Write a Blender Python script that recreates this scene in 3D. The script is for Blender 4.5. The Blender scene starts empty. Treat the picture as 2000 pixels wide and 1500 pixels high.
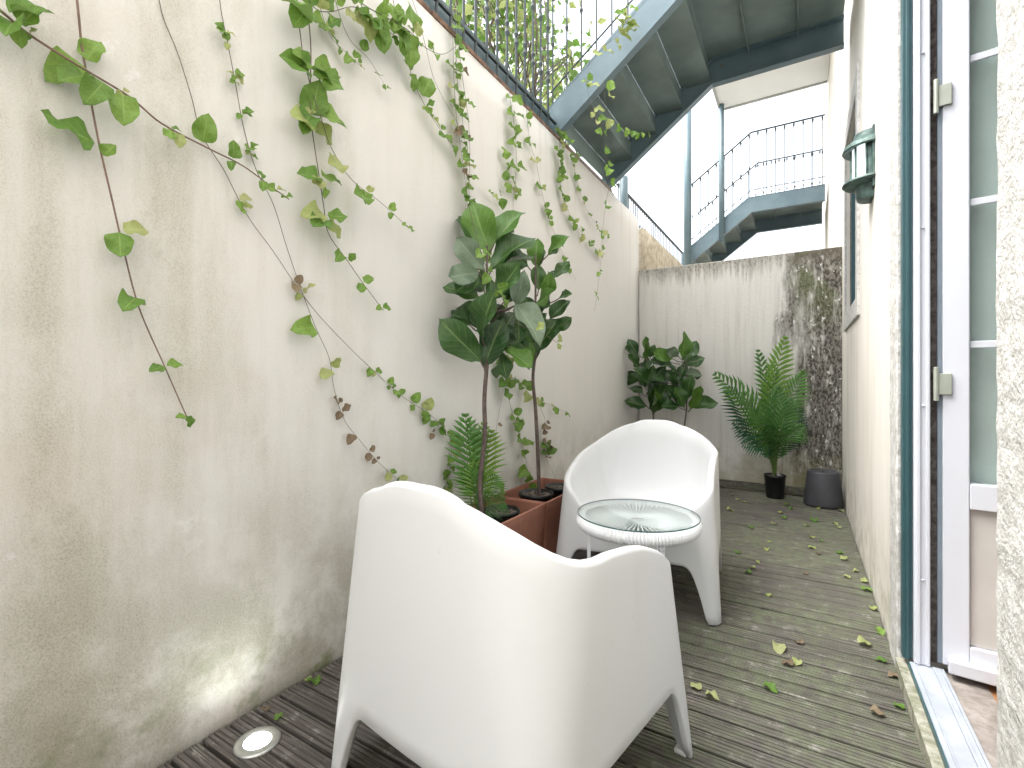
import bpy, math, random
from mathutils import Vector, Matrix
R = math.radians
random.seed(7)
sc = bpy.context.scene
C = sc.collection

# ------------------------------------------------------------------ camera, sky, sun, exposure
TH = R(31.2); F_PX = 938.0; HZ = 744.0; EYE = Vector((0, 0, 1.0))
CR = Vector((math.cos(TH), math.sin(TH), 0)); CF = Vector((-math.sin(TH), math.cos(TH), 0))
cam_d = bpy.data.cameras.new('camera'); cam = bpy.data.objects.new('camera', cam_d); C.objects.link(cam)
cam.location = EYE; cam.rotation_euler = (R(90), 0, TH)
cam_d.sensor_width = 36; cam_d.lens = F_PX / 2000 * 36; cam_d.shift_y = -6 / 2000
cam_d.clip_start = 0.02; cam_d.clip_end = 500
sc.camera = cam

SUN_EL, SUN_AZ = R(60), R(-118)            # azimuth measured from +Y towards +X
world = bpy.data.worlds.new('World'); sc.world = world; world.use_nodes = True
wn = world.node_tree.nodes; wl = world.node_tree.links
for n in list(wn): wn.remove(n)
sky = wn.new('ShaderNodeTexSky'); sky.sky_type = 'NISHITA'; sky.sun_disc = False
sky.sun_elevation = SUN_EL; sky.sun_rotation = SUN_AZ; sky.dust_density = 3.0; sky.air_density = 1.0
hs = wn.new('ShaderNodeHueSaturation'); hs.inputs['Saturation'].default_value = 0.28
bg = wn.new('ShaderNodeBackground'); bg.inputs['Strength'].default_value = 0.15
wo = wn.new('ShaderNodeOutputWorld')
wl.new(sky.outputs[0], hs.inputs['Color']); wl.new(hs.outputs[0], bg.inputs['Color']); wl.new(bg.outputs[0], wo.inputs['Surface'])
sun_d = bpy.data.lights.new('sun', 'SUN'); sun_d.energy = .8; sun_d.angle = R(40); sun_d.color = (1, 0.985, 0.96)
sun = bpy.data.objects.new('sun', sun_d); C.objects.link(sun); sun.location = (2, 3, 9)
sv = Vector((math.sin(SUN_AZ) * math.cos(SUN_EL), math.cos(SUN_AZ) * math.cos(SUN_EL), math.sin(SUN_EL)))
sun.rotation_euler = (-sv).to_track_quat('-Z', 'Y').to_euler()
sc.view_settings.view_transform = 'Standard'; sc.view_settings.look = 'None'
sc.view_settings.exposure = 2.2; sc.view_settings.gamma = 1.0
sc.cycles.max_bounces = 7; sc.cycles.diffuse_bounces = 3; sc.cycles.transparent_max_bounces = 12
sc.cycles.use_denoising = True

# ------------------------------------------------------------------ helpers
def ray(px, py): return CF + CR * ((px - 1000) / F_PX) + Vector((0, 0, (HZ - py) / F_PX))
def on_x(px, py, x): d = ray(px, py); return EYE + d * (x / d.x)
def on_y(px, py, y): d = ray(px, py); return EYE + d * (y / d.y)
def on_z(px, py, z): d = ray(px, py); return EYE + d * ((z - 1.0) / d.z)
def at_d(px, py, depth): return EYE + ray(px, py) * depth
def depth_of(x, y): return -x * math.sin(TH) + y * math.cos(TH)

def tag(o, label=None, cat=None, group=None, kind=None):
    if label: o['label'] = label
    if cat: o['category'] = cat
    if group: o['group'] = group
    if kind: o['kind'] = kind
    return o
def empty(name, loc=(0, 0, 0), rz=0):
    o = bpy.data.objects.new(name, None); C.objects.link(o); o.location = loc; o.rotation_euler = (0, 0, rz)
    o.empty_display_size = 0.1
    return o
def link(name, me, parent=None):
    o = bpy.data.objects.new(name, me); C.objects.link(o)
    if parent is not None:
        o.parent = parent
    return o

class MB:
    """collects geometry for one mesh object"""
    def __init__(s): s.v = []; s.f = []; s.uv = {}
    def add(s, verts, faces):
        b = len(s.v); s.v += [tuple(p) for p in verts]; s.f += [tuple(b + i for i in f) for f in faces]; return s
    def box(s, x0, x1, y0, y1, z0, z1):
        v = [(x0, y0, z0), (x1, y0, z0), (x1, y1, z0), (x0, y1, z0), (x0, y0, z1), (x1, y0, z1), (x1, y1, z1), (x0, y1, z1)]
        return s.add(v, [(0, 3, 2, 1), (4, 5, 6, 7), (0, 1, 5, 4), (1, 2, 6, 5), (2, 3, 7, 6), (3, 0, 4, 7)])
    def tube(s, pts, r, n=6, r2=None, cap=True):
        pts = [Vector(p) for p in pts]; m = len(pts); vs = []; fs = []
        up = None
        for i, p in enumerate(pts):
            t = (pts[min(i + 1, m - 1)] - pts[max(i - 1, 0)])
            t = t.normalized() if t.length > 1e-9 else Vector((0, 0, 1))
            if up is None:
                a = Vector((0, 0, 1)) if abs(t.z) < .9 else Vector((1, 0, 0)); up = t.cross(a).normalized()
            else:
                up = (up - t * up.dot(t)); up = up.normalized() if up.length > 1e-6 else t.orthogonal().normalized()
            w = t.cross(up)
            rr = (r[i] if isinstance(r, (list, tuple)) else (r if r2 is None else r + (r2 - r) * i / max(m - 1, 1)))
            for k in range(n):
                a = 2 * math.pi * k / n; vs.append(p + (up * math.cos(a) + w * math.sin(a)) * rr)
        for i in range(m - 1):
            for k in range(n):
                k2 = (k + 1) % n; fs.append((i * n + k, i * n + k2, (i + 1) * n + k2, (i + 1) * n + k))
        if cap: fs.append(tuple(range(n - 1, -1, -1))); fs.append(tuple((m - 1) * n + k for k in range(n)))
        return s.add(vs, fs)
    def lathe(s, prof, n=32, c=(0, 0, 0), a0=0, a1=2 * math.pi):
        full = abs(a1 - a0 - 2 * math.pi) < 1e-6; cols = n if full else n + 1; vs = []; fs = []
        for (r, z) in prof:
            for k in range(cols):
                a = a0 + (a1 - a0) * k / n; vs.append((c[0] + r * math.cos(a), c[1] + r * math.sin(a), c[2] + z))
        for i in range(len(prof) - 1):
            for k in range(n):
                k2 = (k + 1) % cols; fs.append((i * cols + k, i * cols + k2, (i + 1) * cols + k2, (i + 1) * cols + k))
        return s.add(vs, fs)
    def mesh(s, name, mat, smooth=False):
        me = bpy.data.meshes.new(name); me.from_pydata(s.v, [], s.f); me.validate(); me.update()
        if mat is not None: me.materials.append(mat)
        if smooth: me.polygons.foreach_set('use_smooth', [True] * len(me.polygons))
        return me
    def build(s, name, mat, parent=None, smooth=False, bevel=0, auto=None):
        o = link(name, s.mesh(name, mat, smooth), parent)
        if bevel:
            b = o.modifiers.new('bevel', 'BEVEL'); b.width = bevel; b.segments = 2; b.limit_method = 'ANGLE'; b.angle_limit = R(40)
        return o

# ------------------------------------------------------------------ materials
class NT:
    def __init__(s, name):
        s.m = bpy.data.materials.new(name); s.m.use_nodes = True; s.t = s.m.node_tree
        s.p = s.t.nodes['Principled BSDF']; s.out = s.t.nodes['Material Output']
    def n(s, typ, **kw):
        nd = s.t.nodes.new(typ)
        for k, v in kw.items(): setattr(nd, k, v)
        return nd
    def l(s, a, b): s.t.links.new(a, b)
    def coord(s, which='Object', scale=(1, 1, 1), loc=(0, 0, 0)):
        tc = s.n('ShaderNodeTexCoord'); mp = s.n('ShaderNodeMapping')
        mp.inputs['Scale'].default_value = scale; mp.inputs['Location'].default_value = loc
        s.l(tc.outputs[which], mp.inputs['Vector']); return mp.outputs[0]
    def noise(s, vec, scale=5, detail=4, rough=.55, dist=0):
        nd = s.n('ShaderNodeTexNoise'); nd.inputs['Scale'].default_value = scale; nd.inputs['Detail'].default_value = detail
        nd.inputs['Roughness'].default_value = rough; nd.inputs['Distortion'].default_value = dist
        s.l(vec, nd.inputs['Vector']); return nd.outputs['Fac']
    def ramp(s, fac, a, b, ca=0, cb=1):
        mr = s.n('ShaderNodeMapRange'); mr.interpolation_type = 'SMOOTHSTEP'
        for i, v in zip((1, 2, 3, 4), (a, b, ca, cb)): mr.inputs[i].default_value = v
        s.l(fac, mr.inputs[0]); return mr.outputs[0]
    def math(s, op, a, b=None):
        m = s.n('ShaderNodeMath', operation=op)
        for i, x in enumerate((a, b)):
            if x is None: continue
            if isinstance(x, (int, float)): m.inputs[i].default_value = x
            else: s.l(x, m.inputs[i])
        return m.outputs[0]
    def mix(s, fac, a, b):
        m = s.n('ShaderNodeMix', data_type='RGBA')
        for sock, x in ((m.inputs[0], fac), (m.inputs[6], a), (m.inputs[7], b)):
            if isinstance(x, (int, float)): sock.default_value = x
            elif isinstance(x, tuple): sock.default_value = (*x, 1) if len(x) == 3 else x
            else: s.l(x, sock)
        return m.outputs[2]
    def sep(s, vec):
        q = s.n('ShaderNodeSeparateXYZ'); s.l(vec, q.inputs[0]); return q.outputs
    def bump(s, h, strength=.5, dist=.005):
        b = s.n('ShaderNodeBump'); b.inputs['Strength'].default_value = strength; b.inputs['Distance'].default_value = dist
        s.l(h, b.inputs['Height']); s.l(b.outputs[0], s.p.inputs['Normal'])
    def color(s, c):
        if isinstance(c, tuple): s.p.inputs['Base Color'].default_value = (*c, 1)
        else: s.l(c, s.p.inputs['Base Color'])
    def set(s, **kw):
        for k, v in kw.items(): s.p.inputs[k.replace('_', ' ')].default_value = v
        return s.m
def simple(name, c, rough=.6, metal=0, var=.12, scale=8, bump=0, bscale=60, spec=.5):
    t = NT(name); v = t.coord()
    n = t.noise(v, scale, 5)
    t.color(t.mix(t.ramp(n, .3, .75), tuple(x * (1 - var) for x in c), tuple(min(1, x * (1 + var)) for x in c)))
    if bump: t.bump(t.noise(v, bscale, 4), bump, .004)
    return t.set(Roughness=rough, Metallic=metal, Specular_IOR_Level=spec)

M = {}
def mat_left_wall():
    t = NT('cream_render'); v = t.coord(); x, y, z = t.sep(v)
    near = t.ramp(y, 1.9, .3)                   # the old, weathered end of the wall
    low = t.ramp(z, .85, .0)
    band = t.noise(t.coord(scale=(1, 2.6, .33)), 1.7, 5, .6)
    mid = t.noise(t.coord(scale=(1, 1.2, .7), loc=(3, 1, 2)), 4.5, 5, .68)
    grain = t.noise(v, 230, 4, .8)
    stain = t.math('MULTIPLY', t.ramp(band, .36, .66), t.math('ADD', t.math('MULTIPLY', near, .92), .08))
    stain = t.math('MULTIPLY', stain, t.ramp(mid, .30, .60, .25, 1))
    col = t.mix(t.math('MULTIPLY', stain, .68), (.82, .805, .775), (.55, .53, .42))
    pink = t.math('MULTIPLY', t.ramp(t.noise(t.coord(loc=(7, 2, 5)), 2.3, 3), .58, .74), near)
    col = t.mix(t.math('MULTIPLY', pink, .22), col, (.62, .48, .38))
    chips = t.math('MULTIPLY', t.ramp(t.noise(t.coord(loc=(1, 9, 4)), 5, 5, .62), .655, .675), near)
    col = t.mix(t.math('MULTIPLY', chips, .8), col, (.86, .85, .83))
    lown = t.math('MULTIPLY', low, t.ramp(t.noise(t.coord(loc=(2, 2, 2)), 3.5, 5, .68), .36, .60))
    col = t.mix(t.math('MULTIPLY', lown, .58), col, (.37, .355, .25))
    moss = t.math('MULTIPLY', t.ramp(z, .36, .0), t.ramp(t.noise(t.coord(loc=(5, 5, 1)), 5, 4, .65), .50, .64))
    col = t.mix(t.math('MULTIPLY', moss, .75), col, (.22, .26, .10))
    streak = t.ramp(t.noise(t.coord(scale=(1, 5, .25)), 3, 4), .54, .76)
    top = t.ramp(z, 1.5, 2.7)
    col = t.mix(t.math('MULTIPLY', t.math('MULTIPLY', streak, top), .38), col, (.58, .53, .43))
    dirt = t.math('ADD', t.math('ADD', t.math('MULTIPLY', stain, .9), t.math('MULTIPLY', lown, .8)), .06)
    col = t.mix(t.math('MULTIPLY', t.ramp(grain, .58, .30), t.math('MINIMUM', t.math('MULTIPLY', dirt, .60), .6)), col, (.25, .235, .17))
    t.color(col)
    h = t.math('ADD', grain, t.math('MULTIPLY', t.noise(v, 28, 3, .6), .5))
    t.bump(h, .85, .0045)
    return t.set(Roughness=.92, Specular_IOR_Level=.25)
M['left_wall'] = mat_left_wall()
def mat_back_wall():
    t = NT('streaked_render'); v = t.coord(); x, y, z = t.sep(v)
    st = t.noise(t.coord(scale=(9, 1, .35)), 3, 4, .65)
    col = t.mix(t.ramp(st, .42, .85), (.76, .74, .70), (.63, .605, .545))
    wob = t.noise(t.coord(scale=(2.4, 1, .5)), 2.2, 4, .7)
    edge = t.math('ADD', x, t.math('MULTIPLY', t.math('SUBTRACT', wob, .5), .75))
    dark = t.ramp(edge, -.22, .02)
    grit = t.noise(t.coord(scale=(1.5, 1, .8)), 38, 4, .72)
    grit2 = t.noise(t.coord(scale=(1, 1, .45), loc=(4, 0, 3)), 9, 4, .7)
    lich = t.mix(t.ramp(grit, .4, .6), (.06, .055, .048), (.26, .24, .205))
    lich = t.mix(t.math('MULTIPLY', t.ramp(grit2, .55, .68), .75), lich, (.50, .48, .43))
    green = t.math('MULTIPLY', t.ramp(t.noise(t.coord(loc=(2, 3, 8)), 3, 4), .5, .62), t.ramp(z, 1.2, 2.0))
    lich = t.mix(t.math('MULTIPLY', green, .6), lich, (.13, .16, .06))
    fl = t.noise(t.coord(scale=(1, 1, .6), loc=(9, 9, 9)), 19, 5, .7)
    lich = t.mix(t.ramp(fl, .60, .64), lich, (.74, .73, .70))
    m = t.math('MULTIPLY', dark, t.ramp(t.noise(t.coord(scale=(3, 1, .5), loc=(1, 1, 1)), 5, 4, .7), .26, .5))
    col = t.mix(m, col, lich)
    tw = t.math('ADD', z, t.math('MULTIPLY', t.math('SUBTRACT', t.noise(t.coord(scale=(7, 1, .4)), 3, 4, .7), .5), .55))
    col = t.mix(t.math('MULTIPLY', t.ramp(tw, 1.93, 2.14), t.ramp(grit, .3, .55, 1, .55)), col, (.15, .135, .10))
    lw = t.math('ADD', z, t.math('MULTIPLY', t.math('SUBTRACT', t.noise(t.coord(loc=(6, 1, 1)), 5, 4, .7), .5), .7))
    col = t.mix(t.math('MULTIPLY', t.ramp(lw, .42, .02), .75), col, (.33, .30, .17))
    t.color(col)
    t.bump(t.math('ADD', grit, t.noise(v, 110, 4)), .6, .006)
    return t.set(Roughness=.93, Specular_IOR_Level=.2)
M['back_wall'] = mat_back_wall()
def mat_facade():
    t = NT('pale_facade_render'); v = t.coord(); x, y, z = t.sep(v)
    st = t.noise(t.coord(scale=(1, 3, .5)), 1.8, 6)
    col = t.mix(t.ramp(st, .4, .75), (.80, .76, .69), (.69, .645, .56))
    g = t.math('MULTIPLY', t.ramp(z, .5, .0), t.ramp(t.noise(t.coord(), 7, 4, .65), .4, .65))
    col = t.mix(t.math('MULTIPLY', g, .6), col, (.40, .39, .27))
    t.color(col); t.bump(t.noise(v, 90, 4), .35, .004)
    return t.set(Roughness=.9, Specular_IOR_Level=.25)
M['facade'] = mat_facade()
def mat_stone(name, a, b, sc_=26, bs=.7):
    t = NT(name); v = t.coord()
    n = t.noise(v, sc_, 4, .7); n2 = t.noise(t.coord(scale=(1, 1, .5), loc=(3, 3, 3)), 4, 5, .6)
    col = t.mix(t.ramp(n, .34, .66), a, b)
    col = t.mix(t.math('MULTIPLY', t.ramp(n2, .55, .75), .35), col, (.33, .31, .26))
    pits = t.noise(v, 95, 3, .6)
    col = t.mix(t.math('MULTIPLY', t.ramp(pits, .36, .28), .6), col, (.16, .15, .13))
    t.color(col); t.bump(t.math('ADD', n, pits), bs, .008)
    return t.set(Roughness=.92, Specular_IOR_Level=.2)
M['limestone'] = mat_stone('rough_limestone', (.50, .485, .45), (.69, .68, .65), 34, .55)
M['old_stone'] = mat_stone('old_brown_stone', (.16, .13, .11), (.36, .31, .27), 40)
M['threshold'] = mat_stone('worn_threshold_stone', (.22, .19, .165), (.42, .375, .34), 9, .3)
M['mossy_kerb'] = mat_stone('mossy_kerb_stone', (.22, .23, .15), (.46, .44, .37), 22, .6)
M['sill'] = simple('blue_white_sill', (.44, .47, .52), .4, 0, .12, 12)
def mat_deck():
    t = NT('weathered_deck_wood'); v = t.coord(); 
    geo = t.n('ShaderNodeNewGeometry'); px = t.sep(geo.outputs['Position'])
    info = t.n('ShaderNodeObjectInfo')
    off = t.n('ShaderNodeVectorMath', operation='ADD'); t.l(v, off.inputs[0]); t.l(info.outputs['Random'], off.inputs[1])
    sc_ = t.n('ShaderNodeVectorMath', operation='MULTIPLY'); t.l(off.outputs[0], sc_.inputs[0]); sc_.inputs[1].default_value = (2.2, 70, 30)
    grain = t.noise(sc_.outputs[0], 2.2, 6, .65, .4)
    col = t.mix(t.ramp(grain, .3, .72), (.055, .048, .042), (.185, .165, .148))
    col = t.mix(t.math('MULTIPLY', info.outputs['Random'], .35), col, (.11, .095, .085))
    pos = t.n('ShaderNodeVectorMath', operation='ADD'); t.l(geo.outputs['Position'], pos.inputs[0]); pos.inputs[1].default_value = (0, 0, 0)
    alg = t.noise(pos.outputs[0], 2.0, 4, .68)
    alg2 = t.noise(pos.outputs[0], 22, 5, .7)
    side = t.ramp(px[0], -1.0, -.15)
    a = t.math('MULTIPLY', t.math('MULTIPLY', t.ramp(alg, .3, .62), side), t.ramp(alg2, .3, .62))
    col = t.mix(t.math('MULTIPLY', a, .75), col, (.165, .195, .11))
    wear = t.math('MULTIPLY', t.ramp(t.noise(pos.outputs[0], 14, 4, .75), .54, .70), t.ramp(grain, .4, .65))
    col = t.mix(t.math('MULTIPLY', wear, .75), col, (.44, .42, .38))
    t.color(col); t.bump(t.math('ADD', grain, t.math('MULTIPLY', alg2, .5)), .6, .0025)
    return t.set(Roughness=.72, Specular_IOR_Level=.35)
M['deck'] = mat_deck()
M['deck_dark'] = simple('dark_subframe', (.018, .016, .014), .9)
def mat_plastic():
    t = NT('white_moulded_plastic'); v = t.coord()
    n = t.noise(t.coord(scale=(3, 3, .6)), 2.2, 5, .6)
    col = t.mix(t.math('MULTIPLY', t.ramp(n, .58, .78), .22), (.70, .71, .71), (.59, .56, .48))
    sp = t.noise(v, 34, 3, .7)
    col = t.mix(t.math('MULTIPLY', t.ramp(sp, .70, .74), .28), col, (.52, .50, .45))
    t.color(col); t.bump(t.noise(v, 420, 2), .06, .001)
    return t.set(Roughness=.42, Specular_IOR_Level=.45)
M['plastic'] = mat_plastic()
M['foot_pad'] = simple('grey_foot_pad', (.62, .62, .6), .6)
def mat_steel():
    t = NT('blue_grey_painted_steel'); v = t.coord()
    n = t.noise(v, 3.5, 5, .6); fine = t.noise(t.coord(scale=(1, 1, 1), loc=(2, 1, 1)), 13, 4, .72)
    col = t.mix(t.ramp(n, .3, .7), (.105, .165, .195), (.15, .215, .24))
    col = t.mix(t.math('MULTIPLY', t.ramp(fine, .645, .70), .8), col, (.17, .10, .065))
    t.color(col); t.bump(fine, .12, .002)
    return t.set(Roughness=.42, Metallic=.0, Specular_IOR_Level=.5)
M['steel'] = mat_steel()
M['steel_under'] = simple('grey_green_painted_plate', (.20, .26, .25), .45, 0, .22, 3, .12, 30)
M['iron'] = simple('dark_green_iron', (.045, .062, .066), .5)
M['coping'] = simple('brown_brick_coping', (.20, .12, .085), .9, 0, .4, 16, .6, 50)
def mat_terracotta():
    t = NT('terracotta_plastic'); v = t.coord()
    n = t.noise(v, 6, 5)
    col = t.mix(t.ramp(n, .3, .7), (.30, .125, .082), (.37, .165, .11))
    col = t.mix(t.math('MULTIPLY', t.ramp(t.noise(t.coord(scale=(4, 4, .6)), 5, 5), .58, .75), .35), col, (.45, .30, .24))
    t.color(col); return t.set(Roughness=.6)
M['terracotta'] = mat_terracotta()
M['black_pot'] = simple('black_nursery_plastic', (.012, .013, .013), .4)
M['grey_pot'] = simple('charcoal_pot', (.06, .06, .067), .6, 0, .12, 9)
def mat_soil():
    t = NT('potting_soil'); v = t.coord(); n = t.noise(v, 55, 5, .7)
    t.color(t.mix(t.ramp(n, .35, .68), (.03, .023, .019), (.24, .205, .17))); t.bump(n, 1, .012); return t.set(Roughness=.95)
M['soil'] = mat_soil()
M['pebble'] = simple('grey_pebbles', (.33, .30, .25), .85, 0, .4, 30)
M['bark'] = simple('grey_brown_bark', (.125, .095, .08), .85, 0, .35, 40, .8, 90)
M['teal'] = simple('teal_painted_metal', (.035, .095, .105), .4, 0, .12, 5)
def mat_white_paint():
    t = NT('white_coated_aluminium'); v = t.coord(); n = t.noise(t.coord(scale=(3, 3, .5)), 4, 4)
    t.color(t.mix(t.math('MULTIPLY', t.ramp(n, .5, .75), .3), (.72, .74, .79), (.62, .63, .66))); return t.set(Roughness=.35)
M['white_paint'] = mat_white_paint()
M['seal'] = simple('grey_rubber_seal', (.22, .27, .32), .6)
M['hinge'] = simple('pale_grey_hinge', (.42, .45, .38), .45, .2)
M['panel_beige'] = simple('beige_door_panel', (.62, .59, .55), .5, 0, .05)
M['wood_floor'] = simple('orange_wood_floor', (.36, .17, .07), .4, 0, .3, 6)
M['room'] = simple('pale_room_paint', (.74, .77, .74), .8, 0, .03)
def mat_glass(name, tint=(.93, .97, .96), rough=0.02):
    t = NT(name); t.color(tint); g = t.n('ShaderNodeBsdfGlossy'); g.inputs['Roughness'].default_value = rough
    tr = t.n('ShaderNodeBsdfTransparent'); tr.inputs[0].default_value = (*tint, 1)
    lw = t.n('ShaderNodeLayerWeight'); lw.inputs[0].default_value = .5
    fr = t.math('ADD', t.math('MULTIPLY', t.math('POWER', lw.outputs['Facing'], 5.0), .94), .05)
    mx = t.n('ShaderNodeMixShader'); t.l(fr, mx.inputs[0]); t.l(tr.outputs[0], mx.inputs[1]); t.l(g.outputs[0], mx.inputs[2])
    t.l(mx.outputs[0], t.out.inputs['Surface']); return t.m
M['glass'] = mat_glass('window_glass')
M['glass_table'] = mat_glass('greenish_table_glass', (.965, .99, .985))
M['glass_edge'] = simple('dark_green_glass_edge', (.035, .10, .095), .15)
def emis(name, c, s, base=(.8, .8, .8)):
    t = NT(name); t.color(base); t.p.inputs['Emission Color'].default_value = (*c, 1); t.p.inputs['Emission Strength'].default_value = s; return t.set(Roughness=.4)
M['lamp_on'] = emis('lit_lens', (1, 1, .97), 4)
M['lantern_glass'] = emis('frosted_lantern_glass', (.86, .97, 1), .30, (.8, .86, .88))
M['lantern_bulb'] = emis('lit_bulb', (.92, .98, 1), 5)
M['brushed'] = simple('brushed_steel_ring', (.55, .56, .54), .35, .85, .1, 30)
M['verdigris'] = simple('verdigris_painted_metal', (.075, .125, .11), .5, .2, .5, 26, .3, 60)
M['cord'] = simple('white_plastic_cord', (.80, .81, .81), .45, 0, .03)
M['white_tube'] = simple('white_powder_coated_tube', (.78, .79, .79), .4, 0, .03)

def leaf_mat(name, a, b, vein, veins=7, rough=.45, trans=.25, back=None):
    t = NT(name); tc = t.n('ShaderNodeTexCoord'); u, v, _ = t.sep(tc.outputs['UV'])
    info = t.n('ShaderNodeObjectInfo')
    au = t.math('ABSOLUTE', t.math('SUBTRACT', u, .5))
    ph = t.math('FRACT', t.math('SUBTRACT', t.math('MULTIPLY', v, veins), t.math('MULTIPLY', au, veins * .75)))
    side = t.ramp(t.math('ABSOLUTE', t.math('SUBTRACT', ph, .5)), .07, .015)
    mid = t.ramp(au, .04, .012)
    base = t.mix(info.outputs['Random'], a, b)
    base = t.mix(t.math('MULTIPLY', t.ramp(t.noise(t.coord(), 9, 4), .4, .7), .35), base, tuple(x * .55 for x in a))
    col = t.mix(t.math('MULTIPLY', t.math('MAXIMUM', mid, t.math('MULTIPLY', side, .55)), .6), base, vein)
    if back:
        geo = t.n('ShaderNodeNewGeometry'); col = t.mix(geo.outputs['Backfacing'], col, back)
    t.color(col); t.set(Roughness=rough)
    t.bump(t.math('MULTIPLY', t.math('MAXIMUM', mid, side), -1.0), .35, .004)
    if trans:
        tr = t.n('ShaderNodeBsdfTranslucent'); t.l(col, tr.inputs[0])
        mx = t.n('ShaderNodeMixShader'); mx.inputs[0].default_value = trans
        t.l(t.p.outputs[0], mx.inputs[1]); t.l(tr.outputs[0], mx.inputs[2]); t.l(mx.outputs[0], t.out.inputs['Surface'])
    return t.m
M['fig_leaf'] = leaf_mat('fiddle_leaf_green', (.022, .070, .018), (.055, .135, .028), (.22, .33, .11), 7, .34, .15, (.085, .13, .075))
M['fig_bright'] = leaf_mat('bright_fiddle_leaf', (.085, .20, .03), (.12, .25, .035), (.26, .40, .10), 7, .38, .25, (.12, .19, .08))  # lighter green for bright leaves; one lit leaf is painted with it too
M['fig_pale'] = leaf_mat('pale_fiddle_leaf', (.15, .22, .14), (.20, .27, .18), (.30, .38, .25), 7, .35, .15)  # pale grey-green; on one shiny leaf the sheen is put into the colour
M['vine_leaf'] = leaf_mat('vine_leaf_green', (.12, .25, .035), (.23, .38, .065), (.32, .46, .13), 5, .5, .35, (.20, .32, .09))
M['vine_yellow'] = leaf_mat('yellowing_vine_leaf', (.34, .42, .12), (.46, .48, .22), (.5, .5, .25), 5, .55, .3)
M['vine_brown'] = leaf_mat('dry_brown_leaf', (.17, .12, .075), (.26, .20, .12), (.22, .16, .1), 5, .7, .15)
M['palm_leaf'] = leaf_mat('palm_green', (.065, .19, .04), (.13, .30, .06), (.1, .24, .07), 3, .4, .25)
M['palm_dark'] = leaf_mat('palm_dark_green', (.022, .095, .04), (.04, .13, .055), (.05, .14, .07), 3, .4, .15)
M['palm_light'] = leaf_mat('palm_light_green', (.17, .33, .055), (.24, .40, .07), (.2, .35, .1), 3, .4, .3)
M['stem_red'] = simple('reddish_vine_stem', (.20, .125, .095), .7, 0, .3, 30)
M['stem_brown'] = simple('brown_vine_stem', (.13, .10, .075), .75, 0, .3, 30)
M['stem_green'] = simple('green_frond_stalk', (.14, .24, .06), .5)
M['far_white'] = simple('far_white_render', (.80, .80, .79), .9, 0, .03, 2)
M['far_grey'] = simple('far_grey_trim', (.42, .42, .40), .8)

# ------------------------------------------------------------------ setting
WX, RX, BY, WT = -1.443, 0.285, 4.90, 2.66
g = MB().box(-30, 30, -20, 60, -.30, -.14).build('ground', simple('earth', (.12, .10, .08), .95)); tag(g, kind='structure')
ut = MB().box(-30, WX - .32, -3, 40, -.1, 2.50).build('upper_terrace', simple('terrace_gravel', (.30, .28, .24), .95)); tag(ut, kind='structure')

# deck and its boards
deck = MB().box(WX + .01, RX - .004, -2.2, BY - .002, -.13, -.032).build('deck', M['deck_dark']); tag(deck, kind='structure')
PITCH, BWID = .0767, .0662
prof = [(0, -.026), (0, -.003), (.003, 0)]
ng = 4
for k in range(ng):
    c = .0105 + k * (BWID - .021) / (ng - 1)
    prof += [(c - .0024, 0), (c - .0012, -.0036), (c + .0012, -.0036), (c + .0024, 0)]
prof += [(BWID - .003, 0), (BWID, -.003), (BWID, -.026)]
def board_mesh(L):
    m = MB(); n = len(prof)
    m.add([(0, a, b) for a, b in prof] + [(L, a, b) for a, b in prof], [(i, i + n, (i + 1) % n + n, (i + 1) % n) for i in range(n)] + [tuple(range(n)), tuple(range(2 * n - 1, n - 1, -1))])
    return m.mesh('board', M['deck'])
bm_ = board_mesh(RX - WX - .018)
nb = 0; y = .623 - 36 * PITCH
while y + BWID < BY - .004:
    if y > -2.2:
        b = link('board', bm_, deck); b.location = (WX + .010 + random.uniform(0, .004), y + random.uniform(-.001, .001), random.uniform(-.0015, .0005)); b.rotation_euler = (random.uniform(-.012, .012), 0, random.uniform(-.0007, .0007))
    y += PITCH

# left garden wall (kept a little uneven) with coping
def slab(name, x0, x1, y0, y1, z0, z1, mat, step=.12, amp=.004, seed=1, parent=None):
    """wall whose +x face is a slightly uneven grid"""
    rnd = random.Random(seed); ny = max(2, int((y1 - y0) / step)); nz = max(2, int((z1 - z0) / step)); m = MB()
    P = [[(x1 + (rnd.uniform(-amp, amp) if 0 < i < ny and 0 < j < nz else 0), y0 + (y1 - y0) * i / ny, z0 + (z1 - z0) * j / nz) for j in range(nz + 1)] for i in range(ny + 1)]
    vs = [p for r in P for p in r]; w = nz + 1
    fs = [(i * w + j, (i + 1) * w + j, (i + 1) * w + j + 1, i * w + j + 1) for i in range(ny) for j in range(nz)]
    b = len(vs); vs += [(x0, y0, z0), (x0, y1, z0), (x0, y1, z1), (x0, y0, z1)]
    fs += [(b, b + 3, b + 2, b + 1), tuple([b + 3, b] + [j for j in range(w)]), tuple([b + 1, b + 2] + [ny * w + j for j in range(w - 1, -1, -1)]),
           tuple([b + 2, b + 3] + [i * w + nz for i in range(ny + 1)]), tuple([b, b + 1] + [i * w for i in range(ny, -1, -1)])]
    o = m.add(vs, fs).build(name, mat, parent)
    o.data.polygons.foreach_set('use_smooth', [k < ny * nz for k in range(len(o.data.polygons))])
    return o
gw = empty('garden_wall', (0, 0, 0)); tag(gw, 'tall cream rendered wall with stains and hanging vines, left of the deck', 'wall')
slab('wall_face', WX - .30, WX, -6, BY + .0, -.13, WT, M['left_wall'], .16, .003, 3, gw)  # lengthened unseen behind the camera to cut the light from there
k = 0; y = -2.5
rnd = random.Random(5)
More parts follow.
